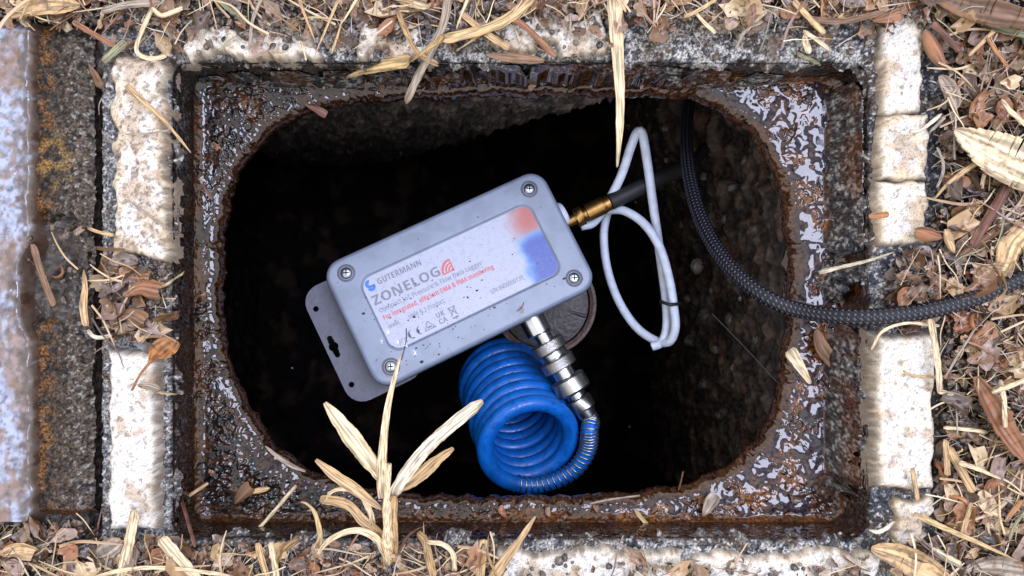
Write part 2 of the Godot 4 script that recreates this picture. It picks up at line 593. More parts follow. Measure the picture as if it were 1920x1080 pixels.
func make_brick(label: String, px0: float, px1: float, py0: float, py1: float, top: float, rough: float, stain: float, warm: float) -> void:
	var p := spot(px0, py0, top)
	var q := spot(px1, py1, top)
	var b := [p.x, q.x, p.z, q.z, top]
	bricks.append(b)
	stain += 0.10
	var tilt := coarse.get_noise_2d(b[0] * 90, b[2] * 90) * 0.02
	var hf := func(x: float, z: float):
		var d := brick_edge(b, x, z, rough)
		var y: float = top - 0.006 * pow(1.0 - clampf(d / 0.005, 0, 1), 2.2) - 0.012 * pow(1.0 - clampf((d + 0.003) / 0.005, 0, 1), 1.6)
		var chip := sm(0.24, 0.36, mid.get_noise_2d(x * 0.6 + 5.0, z * 0.8 + b[0] * 30))
		y += 0.00007 * fine.get_noise_2d(x + 3, z) + 0.0005 * coarse.get_noise_2d(x * 2.0 + 2, z * 2.0) + 0.00012 * mid.get_noise_2d(x + 2, z) - 0.0010 * chip + tilt * (x - (b[0] + b[1]) / 2)
		return y
	var cf := func(x: float, z: float, _y: float):
		var d := brick_edge(b, x, z, rough)
		var c := Color(0.55, 0.535, 0.505).lerp(Color(0.60, 0.49, 0.34), warm * sm(-0.1, 0.45, mid.get_noise_2d(x * 0.7 + 9, z * 0.7)))
		var s := mid.get_noise_2d(x * 1.5 + 1.0, z * 1.5) * 0.7 + fine.get_noise_2d(x * 0.8, z * 0.8 + 4.0) * 0.8
		c = c.lerp(Color(0.36, 0.27, 0.19), sm(0.25 - stain * 0.7, 0.65 - stain * 0.5, coarse.get_noise_2d(x * 3.0 + 2, z * 3.0) + mid.get_noise_2d(x * 0.8 + 1.0, z * 0.8) * 0.6) * 0.75)
		c = c.lerp(Color(0.17, 0.12, 0.09), sm(0.42 - stain * 0.5, 0.75 - stain * 0.45, s) * 0.7)
		c = c.lerp(Color(0.55, 0.43, 0.27), warm * 0.7 * sm(0.009, 0.001, d + 0.004 * mid.get_noise_2d(x + 3, z)))
		c = c.lerp(Color(0.09, 0.075, 0.065), sm(0.34, 0.46, fine.get_noise_2d(x * 0.9 + 8, z * 0.9)) * (0.3 + 0.5 * stain))
		c = c.lerp(Color(0.13, 0.10, 0.08), sm(0.004, -0.0008, d + 0.002 * mid.get_noise_2d(x * 2, z * 2)) * 0.9)
		return c
	var o := put("white_brick", relief(b[0] - 0.004, b[1] + 0.004, b[2] - 0.004, b[3] + 0.004, 0.00065, hf, cf, func(x: float, z: float): return brick_edge(b, x, z, rough) < -0.0028), mats.white_brick)
	tag(o, label, "brick", "white bricks around the iron frame")

func mortar_y(x: float, z: float) -> float:
	var d := maxf(maxf(RX0 - x, x - RX1), maxf(RZ0 - z, z - RZ1)) + 0.007 * maxf(0.0, coarse.get_noise_2d(x * 3.5, z * 3.5) + 0.05)          # how far outside the recess
	var y := -0.0015 + 0.0018 * mid.get_noise_2d(x, z) + 0.0005 * fine.get_noise_2d(x, z) + 0.0007 * (ridge.get_noise_2d(x * 1.2, z * 1.2) - 0.2)
	y -= 0.004 * pow(1.0 - clampf((d - 0.0005) / 0.003, 0, 1), 2.0)
	return y

func mortar_color(x: float, z: float, y: float) -> Color:
	var px := 960 + x * 3333.0
	var py := 540 + z * 3333.0
	var a := mid.get_noise_2d(x * 0.9 + 4, z * 0.9)
	var b := fine.get_noise_2d(x * 1.1, z * 1.1 + 6)
	var c := Color(0.075, 0.078, 0.085).lerp(Color(0.25, 0.245, 0.24), sm(-0.15, 0.35, a + b * 0.7))
	c = c.lerp(Color(0.018, 0.018, 0.021), sm(0.05, 0.4, b - a * 0.7))
	var top := sm(150, 90, py)
	var bottom := sm(1000, 1030, py)
	var right := sm(1550, 1620, px) * (1.0 - top * 0.4)
	c = c.lerp(Color(0.52, 0.50, 0.47), clampf((top * 0.95 * sm(250, 700, px) + bottom * 0.8) * sm(-0.25, 0.2, a + b * 0.8), 0, 1))
	c = c.lerp(Color(0.038, 0.046, 0.060), right * sm(0.35, -0.2, a) * 0.75)
	c = c.lerp(Color(0.30, 0.29, 0.28), sm(350, 330, px) * sm(-0.1, 0.2, b + a * 0.5) * 0.8)
	c = c.lerp(Color(0.10, 0.062, 0.038), sm(-0.1, 0.4, coarse.get_noise_2d(x * 2.5, z * 2.5 + 2)) * 0.6)
	c = c.lerp(Color(0.07, 0.045, 0.03), sm(-0.002, -0.006, y) * 0.6)
	c = c.lerp(Color(0.62, 0.61, 0.60), sm(0.34, 0.42, fine.get_noise_2d(x * 0.9 + 2, z * 0.9)) * 0.7)
	c.a = 1
	return c

func make_surround() -> void:
	var a := spot(190, 14)
	var b := spot(1772, 1100)
	var o := put("mortar_bed", relief(a.x, b.x, a.z, b.z, 0.00065, mortar_y, mortar_color, func(x: float, z: float): return in_recess(x, z, -0.0006 - 0.007 * maxf(0.0, coarse.get_noise_2d(x * 3.5, z * 3.5) + 0.05))), mats.mortar)
	tag(o, "", "", "", "structure")
	make_brick("long white brick stained brown, left of the opening and above the pile of wet leaves", 204, 308, 100, 488, 0.006, 1.0, 0.62, 0.6)
	make_brick("smooth white brick left of the opening, below the pile of wet leaves", 197, 292, 655, 1000, 0.008, 0.55, 0.12, 0.15)
	make_brick("white brick blackened along one side at the upper right corner of the frame", 1650, 1738, -20, 214, 0.005, 0.8, 0.08, 0.4)
	make_brick("short cracked white brick right of the opening beside the big spotted leaf", 1646, 1748, 207, 341, 0.0058, 0.6, 0.14, 0.8)
	make_brick("short white brick right of the opening just above the black braided cable", 1644, 1744, 335, 462, 0.0054, 0.6, 0.10, 0.7)
	make_brick("clean white brick with rounded end right of the opening below the braided cable", 1643, 1760, 626, 922, 0.009, 0.5, 0.05, 0.5)
	make_brick("half buried crumbling white brick at the lower right corner of the frame", 1678, 1748, 930, 1034, 0.004, 1.3, 0.3, 0.7)
	make_brick("chipped white brick above the upper left corner of the opening", 345, 590, 42, 106, 0.006, 2.0, 0.25, 0.5)
	make_brick("small chipped white brick above the opening behind the wide straw pieces", 672, 800, 44, 106, 0.005, 1.8, 0.3, 0.5)
	make_brick("dirty white brick above the opening, left of the long hanging grass blade", 925, 1140, 14, 92, 0.005, 2.2, 0.42, 0.4)
	make_brick("white brick lump among straw above the upper right part of the opening", 1330, 1440, -12, 56, 0.006, 1.5, 0.15, 0.6)
	make_brick("white brick half hidden by litter at the top right of the surround", 1545, 1650, -22, 34, 0.005, 1.6, 0.2, 0.6)
	make_brick("long white brick below the opening, nearest the dry grass sprout", 930, 1288, 1032, 1112, 0.005, 1.0, 0.22, 0.4)
	make_brick("long white brick below the opening at the lower right", 1292, 1655, 1036, 1112, 0.004, 1.1, 0.16, 0.4)

func gap(px: float, py: float) -> float:       # the dark cleft between the plate on the left and the bricks
	return sm(160, 172, px) * sm(212, 198, px) * sm(120, 220, py) * sm(1010, 985, py)

func soil_y(x: float, z: float) -> float:
	var px := 960 + x * 3333.0
	var py := 540 + z * 3333.0
	return -0.005 + 0.006 * coarse.get_noise_2d(x * 2, z * 2) + 0.004 * mid.get_noise_2d(x, z) + 0.002 * fine.get_noise_2d(x, z) - 0.03 * gap(px, py)

func make_ground() -> void:
	var cf := func(x: float, z: float, _y: float):
		var c := Color(0.035, 0.022, 0.015).lerp(Color(0.10, 0.065, 0.043), sm(-0.2, 0.4, mid.get_noise_2d(x * 1.3, z * 1.3)))
		return c.lerp(Color(0.012, 0.009, 0.008), sm(0.0, 0.4, fine.get_noise_2d(x, z)))
	var lo := spot(196, 30)
	var hi := spot(1760, 1050)
	var o := put("soil", relief(-0.46, 0.46, -0.34, 0.34, 0.0022, soil_y, cf, func(x: float, z: float): return x > lo.x and x < hi.x and z > lo.z and z < hi.z), mats.soil)
	tag(o, "", "", "", "structure")
	# the ground further off, a ring with steps that grow outwards
	var v := PackedVector3Array()
	var c := PackedColorArray()
	var size := [0.0, 0.03, 0.1, 0.3, 0.8, 2.0, 5.0, 12.0, 30.0]
	for s in size:
		for i in 160:
			var t := i / 40.0
			var f := fposmod(t, 1.0) * 2.0 - 1.0
			var e := Vector2([f, 1.0, -f, -1.0][int(t)] * (0.455 + s), [-1.0, f, 1.0, -f][int(t)] * (0.335 + s))
			v.append(Vector3(e.x, -0.008 + 0.05 * coarse.get_noise_2d(e.x, e.y) * minf(s, 1.0), e.y))
			c.append(Color(0.08, 0.055, 0.035))
	tag(put("ground", grid_mesh(v, c, 160, size.size(), true), mats.soil), "", "", "", "structure")

func make_cover() -> void:
	var o := base("iron_cover", "wet rusted iron cover plate at the left edge, bluish sky reflection painted on", "manhole cover")
	var a := spot(-420, 46)
	var b := spot(168, 972)
	var edge := func(x: float, z: float):       # x of the plate's edge
		return spot(74, 0).x + 0.002 * coarse.get_noise_1d(z * 3.0) + 0.0010 * mid.get_noise_1d(z * 0.5) - 0.006 * sm(0.0, 0.012, z + 0.028) * sm(0.032, 0.015, z)
	var broken := func(x: float, z: float):
		var px := 960 + x * 3333.0
		var py := 540 + z * 3333.0
		return sm(48, 74, px + 14 * mid.get_noise_2d(x, z)) * sm(400, 425, py + 20 * mid.get_noise_2d(x, z + 3)) * sm(612, 575, py) * sm(172, 120, px + 25 * mid.get_noise_2d(x + 4, z))
	var hf := func(x: float, z: float):
		var m := mid.get_noise_2d(x * 0.8, z * 0.8)
		return 0.0062 + 0.0012 * coarse.get_noise_2d(x * 2, z * 2) + 0.0009 * m + 0.00015 * fine.get_noise_2d(x * 0.8, z * 0.8) + 0.0002 * ridge.get_noise_2d(x, z) - 0.012 * sm(-0.003, 0.0045, x - edge.call(x, z)) - 0.003 * sm(a.z + 0.006, a.z, z)
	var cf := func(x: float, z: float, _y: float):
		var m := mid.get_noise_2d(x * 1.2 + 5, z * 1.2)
		var c := Color(0.25, 0.28, 0.385).lerp(Color(0.17, 0.12, 0.115), sm(-0.1, 0.35, coarse.get_noise_2d(x * 4.0, z * 1.6 + 8) + 0.35 * mid.get_noise_2d(x * 1.5, z * 0.4)))  # the blue-grey is sky reflection painted into the plate's colour
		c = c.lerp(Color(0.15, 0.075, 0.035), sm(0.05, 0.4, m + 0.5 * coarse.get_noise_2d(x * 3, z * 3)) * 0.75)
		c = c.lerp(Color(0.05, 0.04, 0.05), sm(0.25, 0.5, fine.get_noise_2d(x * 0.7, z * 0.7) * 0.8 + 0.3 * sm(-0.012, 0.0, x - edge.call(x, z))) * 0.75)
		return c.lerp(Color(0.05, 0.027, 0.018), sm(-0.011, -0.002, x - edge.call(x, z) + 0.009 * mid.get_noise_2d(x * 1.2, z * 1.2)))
	put("plate", relief(a.x, spot(87, 0).x, a.z, b.z, 0.0008, hf, cf), mats.sky_tinted_wet_plate, o)
	hf = func(x: float, z: float):
		var r: float = b.x + 0.0022 * coarse.get_noise_1d(z * 3.0 + 0.5)
		var y := 0.0012 + 0.0016 * mid.get_noise_2d(x, z) + 0.0005 * fine.get_noise_2d(x, z) + 0.0006 * ridge.get_noise_2d(x * 1.2, z * 1.2)
		y -= 0.018 * broken.call(x, z) * (0.75 + 0.6 * mid.get_noise_2d(x * 0.8, z * 0.8))
		return y - 0.005 * sm(-0.006, 0.002, x - r) - 0.006 * sm(b.z - 0.006, b.z, z) - 0.004 * sm(a.z + 0.008, a.z, z)
	cf = func(x: float, z: float, y: float):
		var m := mid.get_noise_2d(x + 7, z)
		var f := fine.get_noise_2d(x * 1.1 + 3, z * 1.1)
		var t := sm(spot(80, 0).x, b.x, x)
		var c := Color(0.06, 0.036, 0.020).lerp(Color(0.10, 0.075, 0.056), sm(0.3, 1.0, t + m * 0.9))
		c = c.lerp(Color(0.20, 0.085, 0.02), sm(0.30, 0.0, t) * sm(-0.1, 0.3, m + 0.15) * 0.8)
		c = c.lerp(Color(0.015, 0.014, 0.014), sm(0.0, 0.35, f - m * 0.5))
		c = c.lerp(Color(0.30, 0.275, 0.25), sm(0.28, 0.45, fine.get_noise_2d(x * 0.9, z * 0.9 + 3)) * t * 0.9)
		c = c.lerp(Color(0.33, 0.20, 0.06), sm(0.016, 0.004, Vector2(x - spot(105, 0).x, (z - spot(0, 300).z) * 0.7).length()) * 0.5 * sm(-0.2, 0.2, m))
		c = c.lerp(Color(0.14, 0.06, 0.02), sm(b.z - 0.009, b.z - 0.002, z) * 0.8)
		return c.lerp(Color(0.016, 0.014, 0.015), sm(-0.004, -0.010, y) * 0.9)
	put("rim", relief(spot(66, 0).x, b.x + 0.004, a.z, b.z + 0.001, 0.0007, hf, cf, func(x: float, z: float): return x > b.x + 0.0016 + 0.0022 * coarse.get_noise_1d(z * 3.0 + 0.5)), mats.mortar, o)

# ---------------------------------------------------------------- the chamber below
func chamber_wall(from: Vector3, along: Vector3, down: Vector3, step: float, bulge: Callable, tint: Callable) -> Node3D:
	var n := along.cross(down).normalized()
	var cols := int(along.length() / step) + 1
	var rows := int(down.length() / step) + 1
	var v := PackedVector3Array()
	var c := PackedColorArray()
	for j in rows:
		for i in cols:
			var p := from + along * i / (cols - 1) + down * j / (rows - 1)
			var d: float = bulge.call(p, float(i) / (cols - 1), float(j) / (rows - 1))
			v.append(p - n * d)
			c.append(tint.call(p, d))
	return tag(put("chamber_wall", grid_mesh(v, c, cols, rows, false), mats.pit_soil if from.x > 0.0 and from.z < 0.0 else mats.pit_dark), "", "", "", "structure")

func make_chamber() -> void:
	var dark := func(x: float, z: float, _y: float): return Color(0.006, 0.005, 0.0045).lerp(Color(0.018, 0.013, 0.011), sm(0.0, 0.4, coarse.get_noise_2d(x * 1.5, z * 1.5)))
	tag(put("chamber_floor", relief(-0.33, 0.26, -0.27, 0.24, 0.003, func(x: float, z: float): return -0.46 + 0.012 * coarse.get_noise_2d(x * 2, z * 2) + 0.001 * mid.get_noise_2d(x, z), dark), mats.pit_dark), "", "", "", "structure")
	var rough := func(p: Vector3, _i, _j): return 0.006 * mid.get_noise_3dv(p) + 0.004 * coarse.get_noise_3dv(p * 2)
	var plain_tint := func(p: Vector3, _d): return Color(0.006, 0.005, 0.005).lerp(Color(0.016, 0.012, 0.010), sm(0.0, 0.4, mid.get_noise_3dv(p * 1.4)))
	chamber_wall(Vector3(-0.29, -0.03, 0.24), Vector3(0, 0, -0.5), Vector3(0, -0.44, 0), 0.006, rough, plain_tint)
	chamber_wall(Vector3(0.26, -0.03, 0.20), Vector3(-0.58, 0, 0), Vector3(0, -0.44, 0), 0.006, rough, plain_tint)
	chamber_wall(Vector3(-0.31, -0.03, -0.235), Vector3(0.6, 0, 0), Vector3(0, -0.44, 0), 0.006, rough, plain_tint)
	# earth with stones on the right, coming forward at the far corner
	var earth := func(p: Vector3, i: float, j: float):
		return 0.004 * mid.get_noise_3dv(p * 0.8) + 0.006 * coarse.get_noise_3dv(p * 3) + 0.0012 * fine.get_noise_3dv(p) + 0.045 * sm(0.45, 0.0, i) * sm(0.1, 0.5, j) + 0.02 * sm(0.2, 1.0, j)
	var earth_tint := func(p: Vector3, d):
		var c := Color(0.020, 0.014, 0.011).lerp(Color(0.105, 0.075, 0.056), sm(-0.1, 0.45, coarse.get_noise_3dv(p * 3.0) + mid.get_noise_3dv(p) * 0.35))
		return c.lerp(Color(0.20, 0.085, 0.04), sm(0.1, 0.4, coarse.get_noise_3dv(p * 2.5)) * 0.3)
	var right: Node3D = chamber_wall(Vector3(0.172, -0.05, -0.20), Vector3(0, 0, 0.42), Vector3(0.01, -0.42, 0), 0.003, earth, earth_tint)
	# the concrete ledge that shows under the upper edge; its lower edge runs aslant
	var v := PackedVector3Array()
	var c := PackedColorArray()
	var cols := 150
	for j in 60:
		for i in cols:
			var t := float(i) / (cols - 1)
			var x := lerpf(-0.24, 0.19, t)
			var deep := lerpf(-0.40, -0.075, sm(0.12, 0.86, t)) + 0.012 * mid.get_noise_1d(x * 1.2)
			var f := minf(j / 44.0, 1.0)
			var back := maxf(0, (j - 44) / 15.0)
			var p := Vector3(x, lerpf(-0.045, deep, f) - 0.012 * sin(back * PI * 0.5), -0.131 - 0.09 * back)
			p.z += (0.007 * mid.get_noise_3dv(p) + 0.0012 * fine.get_noise_3dv(p)) * (1.0 - back)
			v.append(p)
			c.append(Color(0.035, 0.027, 0.024).lerp(Color(0.14, 0.108, 0.092), sm(-0.1, 0.4, coarse.get_noise_3dv(p * 3.0) + 0.4 * mid.get_noise_3dv(p))))
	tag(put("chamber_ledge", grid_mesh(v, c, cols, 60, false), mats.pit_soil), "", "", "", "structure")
	# stones in the earth on the right
	var rng := RandomNumberGenerator.new()
	rng.seed = 77
	var forms := []
	for k in 4: forms.append(pebble(k))
	var px := [[1310, 500, 34, 0.3], [1350, 470, 22, 0.2], [1335, 545, 16, 0.12], [1290, 560, 24, 0.09], [1325, 590, 40, 0.07], [1370, 600, 26, 0.10], [1295, 640, 30, 0.06], [1345, 655, 26, 0.10], [1300, 290, 18, 0.2], [1250, 240, 22, 0.1], [1180, 235, 18, 0.09], [1320, 330, 20, 0.07], [1375, 350, 26, 0.06], [1400, 300, 22, 0.08], [1415, 430, 24, 0.06], [1360, 410, 20, 0.09], [1265, 340, 24, 0.06], [1400, 520, 30, 0.05], [1380, 690, 22, 0.09], [1320, 720, 26, 0.08], [1420, 640, 26, 0.06], [1350, 780, 22, 0.06], [1250, 300, 14, 0.14], [1240, 400, 16, 0.05], [1280, 420, 20, 0.08], [1390, 560, 14, 0.2], [1300, 455, 14, 0.16]]
	for q in px:
		var y := -0.06
		var at := spot(q[0], q[1], y)
		while y > -0.44:                          # down the slope to where the stone sits in the earth
			at = spot(q[0], q[1], y)
			var j := (-0.05 - y) / 0.42
			if at.x > 0.172 + 0.01 * j - earth.call(at, (at.z + 0.20) / 0.42, j): break
			y -= 0.004
		var m := StandardMaterial3D.new()
		m.albedo_color = (Color(q[3], q[3] * 0.86, q[3] * 0.78) * 1.2).linear_to_srgb()
		m.roughness = 0.5
		m.albedo_texture = mats.mortar.albedo_texture
		tri(m, 0.03)
		var s := put("stone", forms[rng.randi() % 4], m, right)
		s.position = at
		s.rotation = Vector3(rng.randf() * 6, rng.randf() * 6, rng.randf() * 6)
		s.scale = Vector3.ONE * q[2] * 0.5 * (EYE - y) / FOCAL
	for q in [[1237, 729, 10, "larger pale pebble on the dark chamber floor right of the coiled hose"], [1258, 710, 5, "tiny pale pebble on the dark floor beside the larger pale one"], [1192, 379, 5, "tiny pale pebble seen through the white cable's loop"], [1180, 800, 4, "tiny pale pebble on the dark floor right of the hose's end"], [548, 690, 4, "tiny pale pebble on the dark floor left of the logger's mounting ear"]]:
		var s := put("pebble", forms[rng.randi() % 4], mats.film)
		s.position = spot(q[0], q[1], -0.44)
		s.scale = Vector3(1, 0.7, 1) * q[2] * 0.5 * 0.6e-3
		tag(s, q[3], "pebble", "pale pebbles on the chamber floor")

func pebble(k: int) -> ArrayMesh:
	var v := PackedVector3Array()
	var c := PackedColorArray()
	for j in 11:
		for i in 16:
			var a := TAU * i / 16.0
			var b := PI * j / 10.0
			var d := Vector3(sin(b) * cos(a), cos(b), sin(b) * sin(a))
			var r := 1.0 + 0.35 * coarse.get_noise_3dv(d * 0.25 + Vector3(k, 0, 0)) + 0.2 * mid.get_noise_3dv(d * 0.02 + Vector3(0, k, 0))
			v.append(d * Vector3(1, 0.75, 0.85) * r)
			c.append(Color.WHITE)
	return grid_mesh(v, c, 16, 11, true)

# ---------------------------------------------------------------- the data logger
func lettering(text: String, size: float, m: Material, parent: Node, x: float, z: float, font: Font, wide := 1.0) -> void:
	var t := TextMesh.new()
	t.text = text
	t.font = font
	t.font_size = 48
	t.pixel_size = size / 34.0                   # capital height of the face is about 34 of 48 units
	t.depth = 0.00012
	t.curve_step = 2.0
	t.horizontal_alignment = HORIZONTAL_ALIGNMENT_LEFT
	t.vertical_alignment = VERTICAL_ALIGNMENT_CENTER
	var o := put("lettering", t, m, parent)
	o.rotation.x = -PI / 2
	o.scale.x = wide / t.get_aabb().size.x
	o.position = Vector3(x, 0.00022, z)

func flat(polys: Array, called: String, m: Material, parent: Node, y := 0.00022) -> void:      # printed marks: flat polygons with a hair of thickness
	var st := SurfaceTool.new()
	st.begin(Mesh.PRIMITIVE_TRIANGLES)
	for p in polys:
		var q := PackedVector2Array(p)
		if not Geometry2D.is_polygon_clockwise(q): q.reverse()
		var idx := Geometry2D.triangulate_polygon(q)
		for i in idx:
			st.set_normal(Vector3.UP)
			st.add_vertex(Vector3(q[i].x, y, q[i].y))
	put(called, st.commit(), m, parent)

func arc(c: Vector2, r0: float, r1: float, a0: float, a1: float, n := 12) -> Array:
	var out := []
	for k in n + 1: out.append(c + Vector2.from_angle(lerpf(a0, a1, float(k) / n)) * r1)
	for k in n + 1: out.append(c + Vector2.from_angle(lerpf(a1, a0, float(k) / n)) * r0)
	return out

func bar(a: Vector2, b: Vector2, w: float) -> Array:
	var s := (b - a).normalized().orthogonal() * w / 2
	return [a + s, b + s, b - s, a - s]

func label_picture() -> ImageTexture:           # the label's flat print: white, with an orange and a blue blot at its right end
	var w := 512
	var h := 224
	var im := Image.create(w, h, false, Image.FORMAT_RGB8)
	for y in h:
		for x in w:
			var u := float(x) / w
			var v := float(y) / h
			var n := coarse.get_noise_2d(x * 0.0007, y * 0.0007)
			var c := Color(0.80, 0.81, 0.86)
			var e := (1.0 - u) * 1.3 + n * 0.06                                           # how far from the right end
			var o := sm(0.20, 0.03, Vector2(e - 0.04, (v - 0.10) * 0.34).length()) * sm(0.52, 0.30, v)
			c = c.lerp(Color(0.82, 0.33, 0.25), o * 0.95)
			var b := sm(0.27, 0.11, e + 0.10 * absf(v - 0.72)) * sm(0.28, 0.60, v)
			c = c.lerp(Color(0.36, 0.62, 0.90), minf(b * 2.2, 1.0)).lerp(Color(0.0, 0.26, 0.70), sm(0.15, 0.85, b))
			var st := fine.get_noise_2d(x * 0.0006, y * 0.0006 + 3) + mid.get_noise_2d(x * 0.0005, y * 0.0005)
			c = c.lerp(Color(0.66, 0.62, 0.64), sm(0.25, 0.6, st) * 0.35)
			im.set_pixel(x, y, c)
	return ImageTexture.create_from_image(im)

func make_logger() -> void:
	var o := base("data_logger", "grey plastic data logger box with printed label and four corner screws", "data logger", spot(866, 517, -0.12))
	o.basis = Basis(Vector3.UP, deg_to_rad(25.6)) * Basis(Vector3(0, 0, 1), deg_to_rad(-9.0)) * Basis(Vector3(1, 0, 0), deg_to_rad(-5.0))
	var hx := 0.0875
	var hz := 0.0487
	var lid := put("lid", slab([[0.023, -0.0012], [0.0208, -0.0012], [0.0204, -0.0011], [0.0196, 0.0001], [0.0188, 0.0003], [0.0035, 0.0], [0.0018, -0.0006], [0.0006, -0.0018], [0.0, -0.0038], [0.0, -0.0135], [0.0012, -0.0145], [0.004, -0.0145]], hx, hz, 0.0135, 10), mats.grey_plastic, o)
	put("body", slab([[0.006, -0.0148], [0.0035, -0.0148], [0.0028, -0.016], [0.0040, -0.042], [0.006, -0.045], [0.012, -0.045]], hx, hz, 0.0125, 10), mats.base_plastic, o)
	# the mounting ear on the left, with two round holes and a keyhole
	var ear := CSGPolygon3D.new()
	var pl := PackedVector2Array()
	for q in outline(0.030, 0.0470, 0.014, 6): pl.append(q)
	ear.polygon = pl
	ear.depth = 0.0045
	var box := CSGCombiner3D.new()
	box.name = "mounting_ear"
	o.add_child(box)
	box.position = Vector3(-hx + 0.0070, -0.0345, 0.0025)
	ear.rotation.x = -PI / 2
	ear.name = "ear_plate"
	ear.material = mats.base_plastic
	box.add_child(ear)
	for q in [[-0.0240, -0.031, 0.0021], [-0.0240, 0.031, 0.0021], [-0.0240, 0.0, 0.0036], [-0.0240, -0.0042, 0.0024], [-0.0240, 0.0042, 0.0024], [-0.0240, -0.0066, 0.0021], [-0.0240, 0.0066, 0.0021]]:
		var cut := CSGCylinder3D.new()
		cut.operation = CSGShape3D.OPERATION_SUBTRACTION
		cut.radius = q[2]
		cut.height = 0.03
		cut.sides = 24
		cut.name = "bore"
		cut.position = Vector3(q[0], 0.003, q[1])
		cut.material = mats.hole_black
		box.add_child(cut, true)
	# corner screws in their wells
	for q in [[-1, -1], [1, -1], [-1, 1], [1, 1]]:
		var at := Vector3(q[0] * (hx - 0.0150), 0.0004, q[1] * (hz - 0.0122))
		put("screw_well", lathe(at + Vector3(0, -0.0008, 0), Vector3.UP, [[0.0, 0.0048], [0.0007, 0.0048], [0.0010, 0.0055], [0.00085, 0.0062], [0.0002, 0.0066]], 28), mats.hole_black if false else mats.base_plastic, o)
		var s := put("screw", lathe(at + Vector3(0, 0.0001, 0), Vector3.UP, [[0.0, 0.0042], [0.0006, 0.0041], [0.0013, 0.0034], [0.0018, 0.0022], [0.0019, 0.0012]], 24), mats.screw, o)
		flat([bar(Vector2(at.x - 0.0019, at.z - 0.0008), Vector2(at.x + 0.0019, at.z + 0.0008), 0.0009), bar(Vector2(at.x + 0.0008, at.z - 0.0019), Vector2(at.x - 0.0008, at.z + 0.0019), 0.0009)], "screw_slot", mats.hole_black, s, at.y + 0.00215)
	# the label in the lid's shallow panel
	var lm := mat("label_print", Color(0.47, 0.485, 0.54), 0.38, 0.5)
	lm.albedo_texture = label_picture()
	var lx := 0.0668
	var lz := 0.0275
	var ring := outline(lx, lz, 0.0085, 8)
	var st := SurfaceTool.new()
	st.begin(Mesh.PRIMITIVE_TRIANGLES)
	for i in ring.size():
		for p in [Vector2.ZERO, ring[i], ring[(i + 1) % ring.size()]]:
			st.set_normal(Vector3.UP)
			st.set_uv(Vector2(p.x / lx / 2 + 0.5, p.y / lz / 2 + 0.5))
			st.add_vertex(Vector3(p.x, -0.0010, p.y))
	var lab := put("label", st.commit(), lm, o)
	var bold := SystemFont.new()
	bold.font_names = PackedStringArray(["Droid Sans"])
	bold.font_weight = 700
	var thin := SystemFont.new()
	thin.font_names = PackedStringArray(["Droid Sans"])
	lab.position.y = 0.0
	var y := -0.0010 + 0.00014
	var L := -lx
	for q in [["GUTERMANN", 0.0042, mats.ink_grey, 0.0108, -0.0216, bold, 0.0335], ["ZONELOG", 0.0068, mats.ink_grey, 0.0022, -0.0104, bold, 0.0515], ["Compact IoT Pressure & Flow Data Logger", 0.0034, mats.ink_grey, 0.0034, -0.0026, thin, 0.0800], ["For integrated, efficient DMA & PMA monitoring", 0.0034, mats.ink_red, 0.0038, 0.0034, bold, 0.0862], ["www.       obile & 1 Product", 0.0024, mats.ink_grey, 0.0046, 0.0103, thin, 0.0430], ["S/N 8400000139", 0.0029, mats.ink_grey, 0.0800, 0.0195, thin, 0.0260], ["FCC", 0.0032, mats.ink_grey, 0.0062, 0.0240, thin, 0.0062], ["UK", 0.0036, mats.ink_grey, 0.0376, 0.0182, bold, 0.0062], ["CA", 0.0036, mats.ink_grey, 0.0376, 0.0230, bold, 0.0062]]:
		q[3] += L
		lettering(q[0], q[1], q[2], lab, q[3], q[4], q[5], q[6])
		lab.get_child(lab.get_child_count() - 1).position.y = y
	# marks: blue droplet, red wave corner, CE, triangle, bin
	var g := Vector2(L + 0.0056, -0.0216)
	flat([arc(g + Vector2(-0.0002, -0.0012), 0.0009, 0.0031, PI * 0.5, PI * 1.62), arc(g + Vector2(0.0002, 0.0014), 0.0007, 0.0030, -PI * 0.1, PI * 0.95), bar(g + Vector2(-0.0005, 0.0008), g + Vector2(0.0032, 0.0008), 0.0014)], "emblem", mats.ink_blue, lab, y)
	var r := Vector2(L + 0.0632, -0.0070)
	var q2 := PI
	flat([arc(r, 0.00688, 0.00832, q2, q2 * 1.5), arc(r, 0.00448, 0.00560, q2, q2 * 1.5), arc(r, 0.00224, 0.00336, q2, q2 * 1.5), arc(r, 0.00000, 0.00112, q2, q2 * 1.5), bar(r + Vector2(-0.0083, 0.0005), r + Vector2(0.0008, 0.0005), 0.0009), bar(r + Vector2(0.0005, -0.0083), r + Vector2(0.0005, 0.0009), 0.0009)], "emblem", mats.ink_red, lab, y)
	var e := Vector2(L + 0.0172, 0.0222)
	flat([arc(e, 0.0025, 0.0032, PI * 0.5, PI * 1.5), arc(e + Vector2(0.0066, 0), 0.0025, 0.0032, PI * 0.5, PI * 1.5), bar(e + Vector2(0.0040, 0), e + Vector2(0.0062, 0), 0.0007)], "conformity_mark", mats.ink_grey, lab, y)
	var t := Vector2(L + 0.0305, 0.0218)
	flat([bar(t + Vector2(-0.0040, 0.0028), t + Vector2(0.0, -0.0032), 0.0006), bar(t + Vector2(0.0, -0.0032), t + Vector2(0.0040, 0.0028), 0.0006), bar(t + Vector2(-0.0043, 0.0028), t + Vector2(0.0043, 0.0028), 0.0006), bar(t + Vector2(-0.0018, 0.0012), t + Vector2(0.0016, 0.0012), 0.0014)], "warning_triangle", mats.ink_grey, lab, y)
	var b := Vector2(L + 0.0500, 0.0200)
